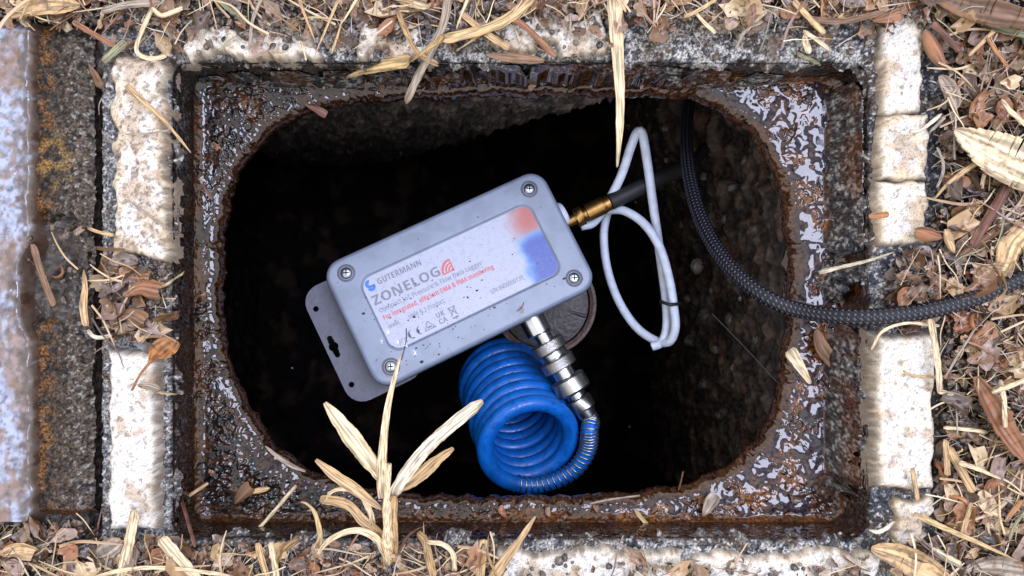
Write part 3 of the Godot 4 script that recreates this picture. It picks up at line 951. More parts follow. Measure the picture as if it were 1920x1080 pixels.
	flat([bar(b + Vector2(-0.0021, -0.0028), b + Vector2(-0.0014, 0.0028), 0.0006), bar(b + Vector2(0.0021, -0.0028), b + Vector2(0.0014, 0.0028), 0.0006), bar(b + Vector2(-0.0028, -0.003), b + Vector2(0.0028, -0.003), 0.0006), bar(b + Vector2(-0.0028, -0.0034), b + Vector2(0.0028, 0.0034), 0.0005), bar(b + Vector2(0.0028, -0.0034), b + Vector2(-0.0028, 0.0034), 0.0005), bar(b + Vector2(-0.0024, 0.0048), b + Vector2(0.0024, 0.0048), 0.0012)], "bin_mark", mats.ink_grey, lab, y)
	# grit and scratches on the lid
	var rng := RandomNumberGenerator.new()
	rng.seed = 5
	var gs := SurfaceTool.new()
	gs.begin(Mesh.PRIMITIVE_TRIANGLES)
	var f := pebble(1)
	for k in 150:
		var left := k % 3 > 0
		var p := Vector3(rng.randf_range(-hx * 0.93, hx * (0.2 if left else 0.95)), 0.0002, rng.randf_range(-hz * 0.9 if not left else -hz * 0.2, hz * 0.93))
		if absf(p.x) < lx + 0.001 and absf(p.z) < lz + 0.001: p.y = -0.0009
		var s := rng.randf_range(0.00018, 0.00042) * (2.3 if k % 17 == 0 else 1.0)
		gs.append_from(f, 0, Transform3D(Basis(Vector3.UP, rng.randf() * 6).scaled(Vector3(s * rng.randf_range(0.8, 2.2), s * 0.6, s)), p))
	tag(put("grit", gs.commit(), mats.grit, lid), "", "", "", "stuff")
	for q in [[-0.0615, 0.022, 0.004], [-0.0575, 0.0265, 0.005], [-0.0540, 0.0345, 0.004], [-0.071, 0.0175, 0.0035], [-0.0645, 0.0130, 0.004]]:      # water and a wet smear at the left end
		put("water_drop", drop(q[2]), mats.water, lid).position = Vector3(q[0], -0.0001, q[1])
	var pk := mat("pink_smear", Color(0.42, 0.23, 0.22), 0.45)
	put("smear", drop(0.0055, 0.00025), pk, lid).position = Vector3(-0.0795, -0.0002, 0.008)
	put("smear", drop(0.0035, 0.0003), mat("dirt_smear", Color(0.20, 0.17, 0.16), 0.6), lid).position = Vector3(0.0275, 0.0003, 0.0405)
	put("smear", drop(0.0032, 0.0003), mats.dirt_smear, lid).position = Vector3(-0.0765, 0.0001, 0.0405)
	put("fibre", tube(even(curve([Vector3(-0.0640, 0.0006, 0.0355), Vector3(-0.0585, 0.0008, 0.0290), Vector3(-0.0545, 0.0005, 0.0235), Vector3(-0.0515, 0.0008, 0.0170)], 8), 0.001), 0.00028, 6), mats.black_rubber, lid)
	put("fibre", tube(even(curve([Vector3(0.024, 0.0008, 0.0400), Vector3(0.0285, 0.001, 0.0390), Vector3(0.0315, 0.0008, 0.0365)], 8), 0.001), 0.00022, 6), mats.black_rubber, lid)
	# aerial socket on the right end, hose port on the lower long side
	put("aerial_gland", lathe(Vector3(hx - 0.002, -0.024, -0.012), Vector3.RIGHT, [[0.0, 0.0105], [0.007, 0.0105], [0.0085, 0.0095], [0.0085, 0.006]], 28), mats.white_cable, o)
	put("hose_port", lathe(Vector3(0.036, -0.028, hz - 0.004), Vector3(0.0, -0.02, 1).normalized(), [[0.0, 0.0098], [0.016, 0.0098], [0.0172, 0.0088], [0.0172, 0.004]], 32), mats.chrome, o)

func drop(r: float, h := 0.0007) -> ArrayMesh:
	var v := PackedVector3Array()
	var c := PackedColorArray()
	for j in 8:
		for i in 24:
			var a := TAU * i / 24.0
			var rr := r * (0.75 + 0.3 * coarse.get_noise_2d(cos(a) * 0.3 + r * 900, sin(a) * 0.3)) * sin(PI / 2 * j / 7.0)
			v.append(Vector3(cos(a) * rr * 0.7, h * cos(PI / 2 * j / 7.0), sin(a) * rr))
			c.append(Color.WHITE)
	return grid_mesh(v, c, 24, 8, true)

# ---------------------------------------------------------------- cables, hose and cap
func make_aerial_cable() -> void:
	var o := base("aerial_cable", "black braided cable from the brass plug, looping out over the right brick", "cable")
	var a := spot(1074, 412, -0.156)
	var b := spot(1146, 378, -0.154)
	var ax := (b - a).normalized()
	var len := a.distance_to(b)
	var plug := put("brass_plug", lathe(a - ax * 0.006, ax, [[0.0, 0.0045], [0.008, 0.0045], [0.0082, 0.0062], [0.0150, 0.0062], [0.0156, 0.0048], [0.0175, 0.0048], [0.0180, 0.0068], [len - 0.001, 0.0068], [len + 0.0015, 0.0060], [len + 0.005, 0.0058], [len + 0.006, 0.0045]], 30), mats.brass, o)
	put("hexagon_nut", lathe(a + ax * 0.0022, ax, [[0.0, 0.0066], [0.0008, 0.0074], [0.006, 0.0074], [0.0068, 0.0066]], 6), mats.brass, plug)
	put("sleeve", tube(even(curve([b - ax * 0.001, b + ax * 0.012, spot(1225, 340, -0.157), spot(1275, 318, -0.166)], 10), 0.002), 0.0062, 18), mats.black_rubber, o)
	var path := even(curve([spot(1268, 321, -0.164), spot(1310, 292, -0.18), spot(1345, 245, -0.20), spot(1340, 190, -0.205), spot(1308, 172, -0.19), spot(1292, 200, -0.168), spot(1287, 270, -0.13), spot(1296, 350, -0.098), spot(1322, 430, -0.07), spot(1368, 500, -0.042), spot(1430, 553, -0.0215), spot(1500, 582, -0.0125), spot(1600, 594, 0.006), spot(1700, 588, 0.010), spot(1790, 570, 0.0095), spot(1870, 541, 0.0085), spot(1960, 500, 0.0085), spot(2120, 440, 0.008), spot(2330, 420, 0.007)], 16), 0.00030)
	var n := 40
	var weave := func(k: int, ang: float):       # two layers of strands that cross over and under one another
		var s := k * 0.00030 / 0.0030
		var w := ang / TAU * 10.0
		var p := fposmod(w + s, 1.0)
		var q := fposmod(w - s, 1.0)
		var over := sin((w + s) * PI) * sin((w - s) * PI)
		return 0.00034 * maxf(sin(p * PI) * (0.6 + 0.4 * signf(over)), sin(q * PI) * (0.6 - 0.4 * signf(over))) - 0.0002
	var tint := func(k: int, ang: float):
		var s := k * 0.00030 / 0.0030
		var w := ang / TAU * 10.0
		var painted_glint := sm(0.62, 0.95, sin((w - s) * PI * 2.0)) * sm(0.0, 0.6, sin(s * TAU * 1.0 + ang))  # pale dashes are gloss highlights on the strands, painted into the colour
		return Color(0.006, 0.007, 0.010).lerp(Color(0.15, 0.16, 0.19), painted_glint * 0.8)
	put("braided_sheath", tube(path, 0.00455, n, tint, weave), mats.braid, o)

func make_white_cable() -> void:
	var o := base("white_cable", "thin white cable looped in the chamber beside the logger, tied in black", "cable")
	put("cable", tube(even(curve([spot(1088, 425, -0.170), spot(1118, 412, -0.168), spot(1160, 340, -0.150), spot(1183, 275, -0.140), spot(1194, 249, -0.137), spot(1204, 250, -0.137), spot(1213, 300, -0.142), spot(1224, 380, -0.150), spot(1238, 480, -0.155), spot(1249, 565, -0.150), spot(1250, 615, -0.150), spot(1240, 642, -0.152), spot(1222, 650, -0.154)], 12), 0.0015), 0.0034, 14), mats.white_cable, o)
	put("cable", tube(even(curve([spot(1110, 400, -0.176), spot(1142, 394, -0.166), spot(1172, 396, -0.155), spot(1208, 420, -0.147), spot(1237, 464, -0.143), spot(1255, 525, -0.141), spot(1263, 575, -0.140), spot(1266, 615, -0.141), spot(1254, 641, -0.146), spot(1226, 637, -0.158), spot(1190, 610, -0.170), spot(1158, 560, -0.180), spot(1138, 500, -0.186), spot(1132, 440, -0.184), spot(1139, 400, -0.178), spot(1146, 380, -0.175)], 12), 0.0015), 0.0033, 14), mats.white_cable, o)
	var tie := put("cable_tie", tube(curve([spot(1240, 566, -0.141), spot(1257, 571, -0.1345), spot(1274, 569, -0.140), spot(1262, 570, -0.150), spot(1243, 568, -0.152)], 10, true), 0.0013, 8), mats.black_rubber, o)
	tie.name = "cable_tie"

func make_hose() -> void:
	var o := base("coiled_hose", "bright blue coiled air hose under the logger, with chrome coupling", "hose")
	var c0 := spot(995, 838, -0.140)
	var ax := Vector3(-0.21, -0.90, -0.385).normalized()
	var u := (Vector3.RIGHT - ax * ax.x).normalized()
	var w := ax.cross(u) * -1.0
	if w.z < 0: w = -w
	var rad := 0.0332
	var tr := 0.0061
	var pitch := 0.0122
	var t0 := deg_to_rad(112)
	# coupling
	var a := spot(1004, 606, -0.1505)
	var b := spot(1100, 775, -0.1500)
	var d := (b - a).normalized()
	var k := a.distance_to(b) / 197.0
	var knurl := func(x, ang): return 0.00042 * (absf(fposmod(x / 0.0016 + ang * 26.0 / TAU, 1.0) - 0.5) + absf(fposmod(x / 0.0016 - ang * 26.0 / TAU, 1.0) - 0.5) - 0.5)
	var cp := put("coupling", lathe(a, d, [[10 * k, 17 * k], [40 * k, 17 * k], [40.1 * k, 25 * k], [62 * k, 25 * k], [64 * k, 27 * k], [74 * k, 27 * k], [76 * k, 21 * k], [117 * k, 21 * k], [119 * k, 19 * k], [160 * k, 19 * k], [161 * k, 14 * k], [210 * k, 14 * k]], 40), mats.chrome, o)
	for q in [[40, 62, 33], [77, 99, 33]]:
		var prof := [[q[0] * k, (q[2] - 3) * k], [(q[0] + 2) * k, q[2] * k]]
		for s in 16: prof.append([lerpf(q[0] + 2.2, q[1] - 2.2, s / 15.0) * k, q[2] * k])
		prof.append([(q[1] - 2) * k, q[2] * k])
		prof.append([q[1] * k, (q[2] - 3) * k])
		put("knurled_ring", lathe(a, d, prof, 156, knurl), mats.nickel, cp)
	put("sleeve", lathe(a, d, [[119 * k, 31 * k], [121 * k, 34 * k], [146 * k, 35 * k], [150 * k, 32 * k], [152 * k, 24 * k]], 40), mats.nickel, cp)
	put("hexagon_nut", lathe(a, d, [[163 * k, 21 * k], [165 * k, 24 * k], [186 * k, 24 * k], [189 * k, 22 * k]], 6), mats.nickel, cp)
	put("ferrule", lathe(a, d, [[189 * k, 20 * k], [202 * k, 18 * k], [206 * k, 15 * k]], 32), mats.chrome, cp)
	# the hose: from the coupling round the front ring, then turn upon turn into the dark
	var pts := [b - d * 0.004, b + d * 0.006]
	for q in [[-12, 1.38, 0.001], [8, 1.33, 0.002], [30, 1.25, 0.003], [52, 1.13, 0.003], [76, 1.05, 0.002], [96, 1.015, 0.001]]:
		var t := deg_to_rad(q[0])
		pts.append(c0 + (u * cos(t) + w * sin(t)) * rad * q[1] - ax * q[2])
	var lead := pts.size()
	var n := 9 * 20
	for i in n:
		var t := t0 + TAU * i / 20.0
		pts.append(c0 + ax * pitch * i / 20.0 + (u * cos(t) + w * sin(t)) * rad * (1.0 + 0.02 * sin(i * 0.137) + 0.012 * sin(i * 0.41)) + ax * 0.0011 * sin(i * 0.093))
	put("hose", tube(even(curve(pts, 6), 0.0011), tr, 18), mats.blue_hose, o)
	# spring guard wound round the first bend
	var sp := even(curve(pts.slice(0, lead + 1), 10), 0.0002)
	var f := frames(sp)
	var wire := PackedVector3Array()
	var turn := 0.0
	for i in sp.size():
		turn += TAU * 0.0002 / lerpf(0.0016, 0.0046, sm(0.15, 0.5, float(i) / sp.size()))
		wire.append(sp[i] + (f[i][0] * cos(turn) + f[i][1] * sin(turn)) * (tr + 0.0005))
	put("spring_guard", tube(even(wire, 0.0009), 0.00062, 7), mats.nickel, o)

func make_cap() -> void:
	var at := spot(1022, 570, -0.215)
	var o := base("meter_cover", "round dusty copper brown cap on a standpipe, half hidden under the logger", "pipe cap", Vector3(at.x, -0.455, at.z))
	var h := 0.455 - 0.215
	var r := 0.0435
	put("standpipe", lathe(Vector3.ZERO, Vector3.UP, [[0.0, 0.034], [h - 0.02, 0.034]], 40), mats.pit_soil_plain, o)
	put("face", lathe(Vector3(0, h - 0.006, 0), Vector3.UP, [[0.0, r * 0.84], [0.001, r * 0.84], [0.0028, r * 0.5], [0.003, r * 0.1]], 48), mats.copper_cap, o)
	put("raised_rim", lathe(Vector3(0, h - 0.024, 0), Vector3.UP, [[0.0, r * 0.96], [0.002, r], [0.020, r], [0.0235, r * 0.985], [0.024, r * 0.93], [0.0225, r * 0.87], [0.012, r * 0.85]], 56), mats.copper_rim, o)
	for k in 5:
		var a := TAU * k / 5.0 + 0.3
		put("rib", lathe(Vector3(cos(a) * r * 0.3, h - 0.0045, sin(a) * r * 0.3), Vector3(cos(a), 0, sin(a)), [[0.0, 0.0016], [r * 0.52, 0.0016]], 8), mats.copper_cap, o)

# ---------------------------------------------------------------- dead grass, leaves and litter
const TONES := {
	"pale": Color(0.68, 0.54, 0.34), "tan": Color(0.50, 0.33, 0.165), "straw": Color(0.54, 0.38, 0.18), "orange": Color(0.38, 0.155, 0.05), "brown": Color(0.17, 0.085, 0.042),
	"red": Color(0.12, 0.04, 0.028), "grey": Color(0.31, 0.255, 0.20), "green": Color(0.22, 0.23, 0.13), "white": Color(0.72, 0.64, 0.50), "chestnut": Color(0.25, 0.10, 0.045),
}

func surf(x: float, z: float) -> float:        # roughly how high things lie at a place
	if in_recess(x, z):
		if in_hole(x, z): return -0.05
		return FLANGE + 0.002
	for b in bricks:
		if x > b[0] - 0.001 and x < b[1] + 0.001 and z > b[2] - 0.001 and z < b[3] + 0.001: return b[4] + 0.001
	var px := 960 + x * 3333.0
	var py := 540 + z * 3333.0
	if px < 168 and py > 46 and py < 972: return 0.006 if px < 80 else 0.003
	return 0.003 - 0.02 * gap(px, py)

func blade(label: String, pts: Array, w: float, tone: String, form := "blade", cup := 0.35, lift := Vector2.ZERO, called := "grass_straw", category := "grass blade", arch := 0.0, group := "") -> void:
	# pts in pixels of the photograph, w the whole width in pixels, lift: height added at the two ends in metres
	var sd := hash(label) % 1000
	var flat_pts := []
	for p in pts: flat_pts.append(Vector3(p[0], 0, p[1]))
	var line := even(curve(flat_pts, 10), 3.0 if w > 40 else 6.0)
	var n := line.size()
	var ground := []
	for p in line:
		var s := spot(p.x, p.z, 0.0)
		ground.append(surf(s.x, s.z))
	var ya: float = maxf(ground[0], -0.034) + 0.0012 + lift.x
	var yb: float = maxf(ground[n - 1], -0.034) + 0.0012 + lift.y
	var up := 0.0
	for i in n: up = maxf(up, ground[i] + 0.0012 - lerpf(ya, yb, float(i) / (n - 1)) - arch * sin(PI * i / (n - 1)))
	var path := PackedVector3Array()
	for i in n:
		var t := float(i) / (n - 1)
		var y := lerpf(ya, yb, t) + up + arch * sin(PI * t) + 0.0012 * mid.get_noise_2d(i * 0.002 + sd, 0.0)
		path.append(spot(line[i].x, line[i].z, y))
	var hw := w * 0.40 * 0.0003
	put_ribbon(label, path, hw, tone, form, cup, sd, called, category, group)

func put_ribbon(label: String, path: PackedVector3Array, hw: float, tone: String, form: String, cup: float, sd: int, called: String, category: String, group := "", parent: Node = null) -> MeshInstance3D:
	var width := func(t: float):
		var jag := 1.0 + 0.18 * mid.get_noise_2d(t * 0.06 + sd, 1.0)
		match form:
			"blade": return hw * jag * minf(pow(maxf(1.0 - t, 0.0), 0.55) + 0.03, 1.0) * minf(1.0, 0.75 + t * 4.0)
			"strip": return hw * jag * minf(1.0, 0.55 + 8.0 * t) * minf(1.0, 0.35 + 9.0 * (1.0 - t))
			"spindle": return hw * jag * (0.08 + pow(sin(PI * clampf(t * 0.96 + 0.02, 0, 1)), 0.7))
			"leaf": return hw * (1.0 + 0.12 * mid.get_noise_2d(t * 0.05 + sd, 2.0)) * pow(sin(PI * clampf(t * 0.97 + 0.02, 0, 1)), 0.55)
			"tornleaf": return hw * (1.0 + 0.12 * mid.get_noise_2d(t * 0.03 + sd, 2.0)) * minf(1.0, pow(t * 1.6 + 0.01, 0.6)) * minf(1.0, 0.7 + 6.0 * (1.0 - t))
			"spoon": return hw * (0.13 + sm(0.45, 0.72, t)) * sqrt(maxf(1.0 - pow(maxf(t - 0.75, 0) / 0.25, 2.0), 0.02))
			_: return hw * jag
	var c0: Color = TONES[tone]
	var big := form in ["leaf", "tornleaf", "spoon"]
	var streaks := 1.0 if form in ["blade", "strip", "spindle"] else 0.35
	var tint := func(t: float, s: float):
		var a := 0.8 * mid.get_noise_2d(s * 0.022 * streaks + sd, t * 0.008) + 0.4 * fine.get_noise_2d(s * 0.004 + sd, t * 0.004)
		if big: a += 0.2 - 0.22 * sm(0.1, 0.02, absf(s))
		var c := c0 * (1.0 + 0.45 * a)
		if big: c = c.lerp(Color(0.20, 0.12, 0.07), 0.65 * sm(0.16, 0.42, mid.get_noise_2d(s * hw * 2.2 + sd, t * path.size() * 0.0016) + 0.5 * fine.get_noise_2d(s * hw * 1.2 + sd, t * path.size() * 0.0009)))
		c = c.lerp(Color(0.16, 0.09, 0.05), sm(0.22, 0.55, mid.get_noise_2d(s * 0.01 + sd, t * 0.05 + 5)) * 0.6)
		c = c.lerp(Color(0.30, 0.18, 0.09), 0.6 * sm(0.55, 1.0, absf(s)) * sm(-0.2, 0.3, mid.get_noise_2d(t * 0.05 + sd, s)))
		return c.lerp(Color(0.20, 0.11, 0.06), 0.6 * pow(absf(t * 2 - 1), 6.0))
	var o := put(called, ribbon(path, width, Vector3.UP, (sd % 7 - 3) * 0.16, cup * (1 if sd % 2 else -1), tint, 0.0003, (25 if hw > 0.006 else 11) if big else 7), mats.dry_leaf, parent)
	if parent == null: tag(o, label, category, group)
	return o

func make_sprout() -> void:       # the dead grass plant that stands at the lower edge and leans over the opening
	var o := base("dry_grass_sprout", "dry straw coloured grass plant with splayed leaves at the lower edge", "grass plant")
	var leaf := func(pts: Array, w: float, tone, form, cup, sd):
		var p3 := []
		for p in pts: p3.append(spot(p[0], p[1], p[2]))
		put_ribbon("", even(curve(p3, 10), 0.0012), w * 0.000100, tone, form, cup, sd, "leaf", "", "", o)
	var st := []
	for p in [[726, 1062, -0.004], [728, 1010, 0.014], [726, 960, 0.024], [727, 905, 0.030], [730, 870, 0.033]]: st.append(spot(p[0], p[1], p[2]))
	var stem_tint := func(k, ang): return TONES.tan.lerp(TONES.pale, clampf(k / 40.0 + 0.3 * sin(ang * 3.0), 0, 1))
	put("stem", tube(even(curve(st, 10), 0.001), func(t): return lerpf(0.0044, 0.0012, t) * (1.0 + 0.12 * sin(t * 22.0)), 12, stem_tint), mats.dry_leaf, o)
	leaf.call([[718, 935, 0.026], [716, 880, 0.034], [722, 800, 0.046], [732, 740, 0.054], [752, 664, 0.062]], 27, "pale", "blade", 0.3, 11)
	leaf.call([[736, 930, 0.027], [760, 890, 0.034], [800, 840, 0.042], [850, 795, 0.050], [905, 752, 0.056]], 32, "white", "strip", 0.35, 13)
	leaf.call([[722, 915, 0.026], [706, 885, 0.032], [672, 838, 0.040], [640, 795, 0.046], [609, 755, 0.05]], 42, "pale", "spindle", 0.25, 14)
	leaf.call([[738, 925, 0.025], [770, 905, 0.029], [800, 880, 0.033], [820, 862, 0.036], [850, 840, 0.039]], 30, "tan", "spindle", 0.4, 15)
	leaf.call([[716, 955, 0.022], [690, 935, 0.024], [660, 912, 0.026], [630, 892, 0.029], [592, 862, 0.031]], 28, "tan", "spindle", 0.4, 17)
	leaf.call([[700, 985, 0.012], [694, 960, 0.017], [676, 928, 0.021], [648, 917, 0.021], [622, 922, 0.016], [606, 945, 0.008]], 17, "pale", "blade", 0.5, 19)
	leaf.call([[728, 1035, 0.004], [710, 1000, 0.010], [680, 975, 0.014], [650, 945, 0.012], [600, 935, 0.006]], 26, "tan", "strip", 0.5, 21)
	leaf.call([[724, 1040, 0.008], [704, 1008, 0.014], [670, 994, 0.017], [630, 1005, 0.015], [602, 1030, 0.008], [588, 1066, 0.002]], 22, "pale", "blade", 0.5, 23)
	leaf.call([[585, 1048, 0.002], [600, 1010, 0.008], [592, 965, 0.013], [576, 945, 0.013], [563, 941, 0.011]], 20, "straw", "blade", 0.5, 25)
	leaf.call([[736, 1045, 0.006], [738, 1010, 0.016], [737, 965, 0.025], [741, 930, 0.029]], 28, "tan", "strip", 0.9, 27)

func cup_shape(r: float) -> ArrayMesh:
	var v := PackedVector3Array()
	var c := PackedColorArray()
	for j in 10:
		for i in 20:
			var a := TAU * i / 20.0
			var t := j / 9.0
			var rr := r * sin(t * 1.9) * (1.0 + 0.08 * sin(a * 3.0))
			v.append(Vector3(cos(a) * rr, r * 0.9 * (1.0 - cos(t * 1.9)) * 0.8, sin(a) * rr))
			c.append(Color(0.30, 0.13, 0.06) * (0.55 + 0.7 * t))
	return grid_mesh(v, c, 20, 10, true)

func scrap_shape(k: int) -> ArrayMesh:         # a crumpled bit of leaf, about 1 across
	var rng := RandomNumberGenerator.new()
	rng.seed = 300 + k
	var v := PackedVector3Array()
	var c := PackedColorArray()
	var bend := rng.randf_range(0.2, 0.9)
	var twist := rng.randf_range(-0.6, 0.6)
	var rim := []
	for i in 12: rim.append(rng.randf_range(0.62, 1.15))
	for j in 4:
		for i in 12:
			var a := TAU * i / 12.0
			var r: float = j / 3.0 * lerpf(0.9, rim[i], j / 3.0) * 0.5
			var x := cos(a) * r * 1.3
			var z := sin(a) * r * 0.8
			v.append(Vector3(x, bend * z * z * 2.2 + twist * x * z * 2.0 + 0.05 * rng.randf_range(-1, 1) * j, z))
			var s := rng.randf_range(0.75, 1.1)
			c.append(Color(s, s, s))
	return grid_mesh(v, c, 12, 4, true)

func straw_shape(k: int) -> ArrayMesh:         # a bent bit of straw, 1 long
	var rng := RandomNumberGenerator.new()
	rng.seed = 500 + k
	var p := [Vector3(-0.5, 0, 0)]
	p.append(Vector3(-0.15, 0.05 * rng.randf(), rng.randf_range(-0.04, 0.04)))
	p.append(Vector3(0.2, 0.08 * rng.randf(), rng.randf_range(-0.06, 0.06)))
	p.append(Vector3(0.5, 0.02, rng.randf_range(-0.10, 0.10)))
	var w := rng.randf_range(0.011, 0.026)
	return ribbon(curve(p, 4), func(t): return w * (1.0 - 0.6 * t * t), Vector3.UP, 0.5, 0.8, func(t, s): return Color.WHITE * (0.85 + 0.2 * s * (1 - t)), 0.012, 3)

func litter_share(px: float, py: float) -> float:
	var n := 22.0 * mid.get_noise_2d(px * 0.0003, py * 0.0003)
	var s := sm(1752, 1776, px + n) * (1.0 - 0.0)
	s = maxf(s, sm(62, 30, py + n) * sm(-10, 30, px + 400))
	s = maxf(s, 0.32 * sm(112, 70, py + n) * sm(190, 230, px) * sm(1100, 900, px))
	s = maxf(s, 0.14 * sm(125, 70, py + n) * sm(230, 260, px) * sm(1700, 1650, px))
	s = maxf(s, sm(1006, 1036, py + n * 0.7 + 8.0) * sm(960, 880, px + n))
	s = maxf(s, sm(975, 995, py + n * 0.4) * sm(206, 190, px))
	s = maxf(s, 0.22 * sm(1035, 1060, py + n) * sm(930, 960, px) * sm(1680, 1640, px))
	s = maxf(s, 0.9 * sm(1655, 1690, px) * sm(1005, 1030, py + n))
	s = maxf(s, 0.3 * gap(px, py))
	s = maxf(s, 1.0 * sm(185, 215, px) * sm(345, 322, px) * sm(478, 502, py + n * 0.5) * sm(652, 632, py))
	s = maxf(s, 0.5 * sm(1650, 1690, px) * sm(462, 480, py) * sm(624, 606, py))
	s = maxf(s, 0.06 * sm(60, 80, px) * sm(168, 150, px) * sm(410, 440, py) * sm(600, 570, py))
	return s

func scatter(called: String, parent: Node, forms: Array, count: int, sizes: Vector2, tones: Array, sd: int, m: Material, tilt: float, pile: float, aspect := 1.0, thin_out := 0.0, inside := false) -> void:
	var rng := RandomNumberGenerator.new()
	rng.seed = sd
	var per := []
	for k in forms.size(): per.append([])
	var tries := 0
	var made := 0
	while made < count and tries < count * 14:
		tries += 1
		var px := rng.randf_range(-330, 2250)
		var py := rng.randf_range(-420, 1500)
		var seen := px > -40 and px < 1960 and py > -40 and py < 1120
		if not seen and rng.randf() > 0.45: continue
		var share := litter_share(px, py)
		if inside:
			var f := spot(px, py, FLANGE)
			var wall := minf(minf(f.x - RX0, RX1 - f.x), minf(f.z - RZ0, RZ1 - f.z))
			share = 0.0 if wall < 0.001 or in_hole(f.x * 0.97, f.z * 0.97) else 0.12 + 0.88 * sm(0.016, 0.003, wall)
		if rng.randf() > share - thin_out: continue
		var at := spot(px, py, 0.0)
		if inside: at = spot(px, py, FLANGE)
		elif in_recess(at.x, at.z, 0.002): continue
		var s := lerpf(sizes.x, sizes.y, pow(rng.randf(), 2.0))
		at.y = FLANGE + 0.001 + rng.randf() * pile if inside else surf(at.x, at.z) - 0.002 + rng.randf() * pile
		var g := gap(px, py)
		if g > 0.3: at.y -= 0.006
		var b := Basis(Vector3.UP, rng.randf() * TAU) * Basis(Vector3.RIGHT, rng.randf_range(-tilt, tilt)) * Basis(Vector3.BACK, rng.randf_range(-tilt, tilt) * 0.6)
		b = b.scaled_local(Vector3(s, s, s * aspect))
		var c: Color = tones[rng.randi() % tones.size()]
		c = c * rng.randf_range(0.5, 1.15)
		per[rng.randi() % forms.size()].append([Transform3D(b, at), c])
		made += 1
	for k in forms.size():
		var mm := MultiMesh.new()
		mm.transform_format = MultiMesh.TRANSFORM_3D
		mm.use_colors = true
		mm.mesh = forms[k]
		mm.instance_count = per[k].size()
		for i in per[k].size():
			mm.set_instance_transform(i, per[k][i][0])
			mm.set_instance_color(i, per[k][i][1])
		var o := MultiMeshInstance3D.new()
		o.multimesh = mm
		o.material_override = m
		o.name = called if k == 0 else "%s_%03d" % [called, k]
		tag(o, "", "", "", "stuff")
		parent.add_child(o)

func make_litter() -> void:
	var scraps := []
	for k in 5: scraps.append(scrap_shape(k))
	var straws := []
	for k in 4: straws.append(straw_shape(k))
	var crumbs := []
	for k in 2: crumbs.append(pebble(k))
	var t := TONES
	var o := base("leaf_litter", "crumbled brown leaf litter and bark covering the soil around the surround", "leaf litter", Vector3.ZERO, "", "stuff")
	make_loose(scraps, straws)
	scatter("soil_crumb", o, crumbs, 15000, Vector2(0.0006, 0.0024), [Color(0.03, 0.02, 0.015), Color(0.06, 0.035, 0.022), Color(0.10, 0.065, 0.045), Color(0.02, 0.016, 0.015), Color(0.14, 0.11, 0.09)], 61, mats.crumb, 1.5, 0.004)
	scatter("leaf_scrap", o, scraps, 9000, Vector2(0.002, 0.013), [t.brown, t.brown, t.chestnut, t.tan, Color(0.30, 0.165, 0.08), Color(0.11, 0.052, 0.028), Color(0.22, 0.115, 0.06), Color(0.30, 0.19, 0.105), Color(0.06, 0.033, 0.022), Color(0.26, 0.175, 0.135), Color(0.17, 0.115, 0.09), Color(0.10, 0.065, 0.05), Color(0.38, 0.27, 0.19)], 62, mats.litter, 0.8, 0.008, 1.0, 0.05)
	scatter("mulch", o, scraps, 9000, Vector2(0.0015, 0.006), [t.brown, Color(0.10, 0.055, 0.032), Color(0.055, 0.033, 0.024), Color(0.22, 0.13, 0.08), Color(0.03, 0.02, 0.016), Color(0.16, 0.11, 0.085)], 66, mats.crumb, 0.9, 0.007)
	scatter("silt_crumb", o, crumbs, 600, Vector2(0.0005, 0.0018), [Color(0.03, 0.02, 0.015), Color(0.06, 0.035, 0.022), Color(0.12, 0.09, 0.075), Color(0.02, 0.016, 0.015)], 67, mats.crumb, 1.5, 0.0015, 1.0, 0.0, true)
	scatter("fallen_scrap", o, scraps, 110, Vector2(0.002, 0.007), [t.brown, Color(0.10, 0.055, 0.032), t.chestnut, Color(0.22, 0.13, 0.08)], 68, mats.litter, 0.4, 0.0015, 1.0, 0.0, true)
	o = base("grass_clippings", "short straws and dead grass clippings strewn over the leaf litter", "grass clippings", Vector3.ZERO, "", "stuff")
	scatter("straw", o, straws, 6500, Vector2(0.006, 0.029), [t.tan, t.pale, t.straw, t.straw, t.pale, t.brown, t.grey, t.tan, t.chestnut, t.green], 63, mats.litter, 0.3, 0.012, 0.8, 0.03)

func zone(px: float, py: float) -> String:      # where a piece lies, in words
	if px < 345 and py > 478 and py < 655 and px > 170: return "in the wet pile between the two left bricks"
	if px < 640 and py < 130: return "above the chipped brick at the upper left" if px > 330 else "in the top left corner"
	if py < 130 and px < 1180: return "above the upper rim beside the grey straw stub"
	if py < 130 and px < 1560: return "at the top right of the hanging blade"
	if px > 1640 and py < 215: return "right of the blackened white brick"
	if px > 1640 and py < 470: return "right of the two short bricks"
	if px > 1640 and py < 630: return "beside the braided cable at the right"
	if px > 1640 and py < 820: return "right of the clean white brick near the folded leaf"
	if px > 1640: return "in the lower right corner"
	if px < 350: return "below the iron cover and the smooth left brick"
	return "along the bottom beside the grass sprout"

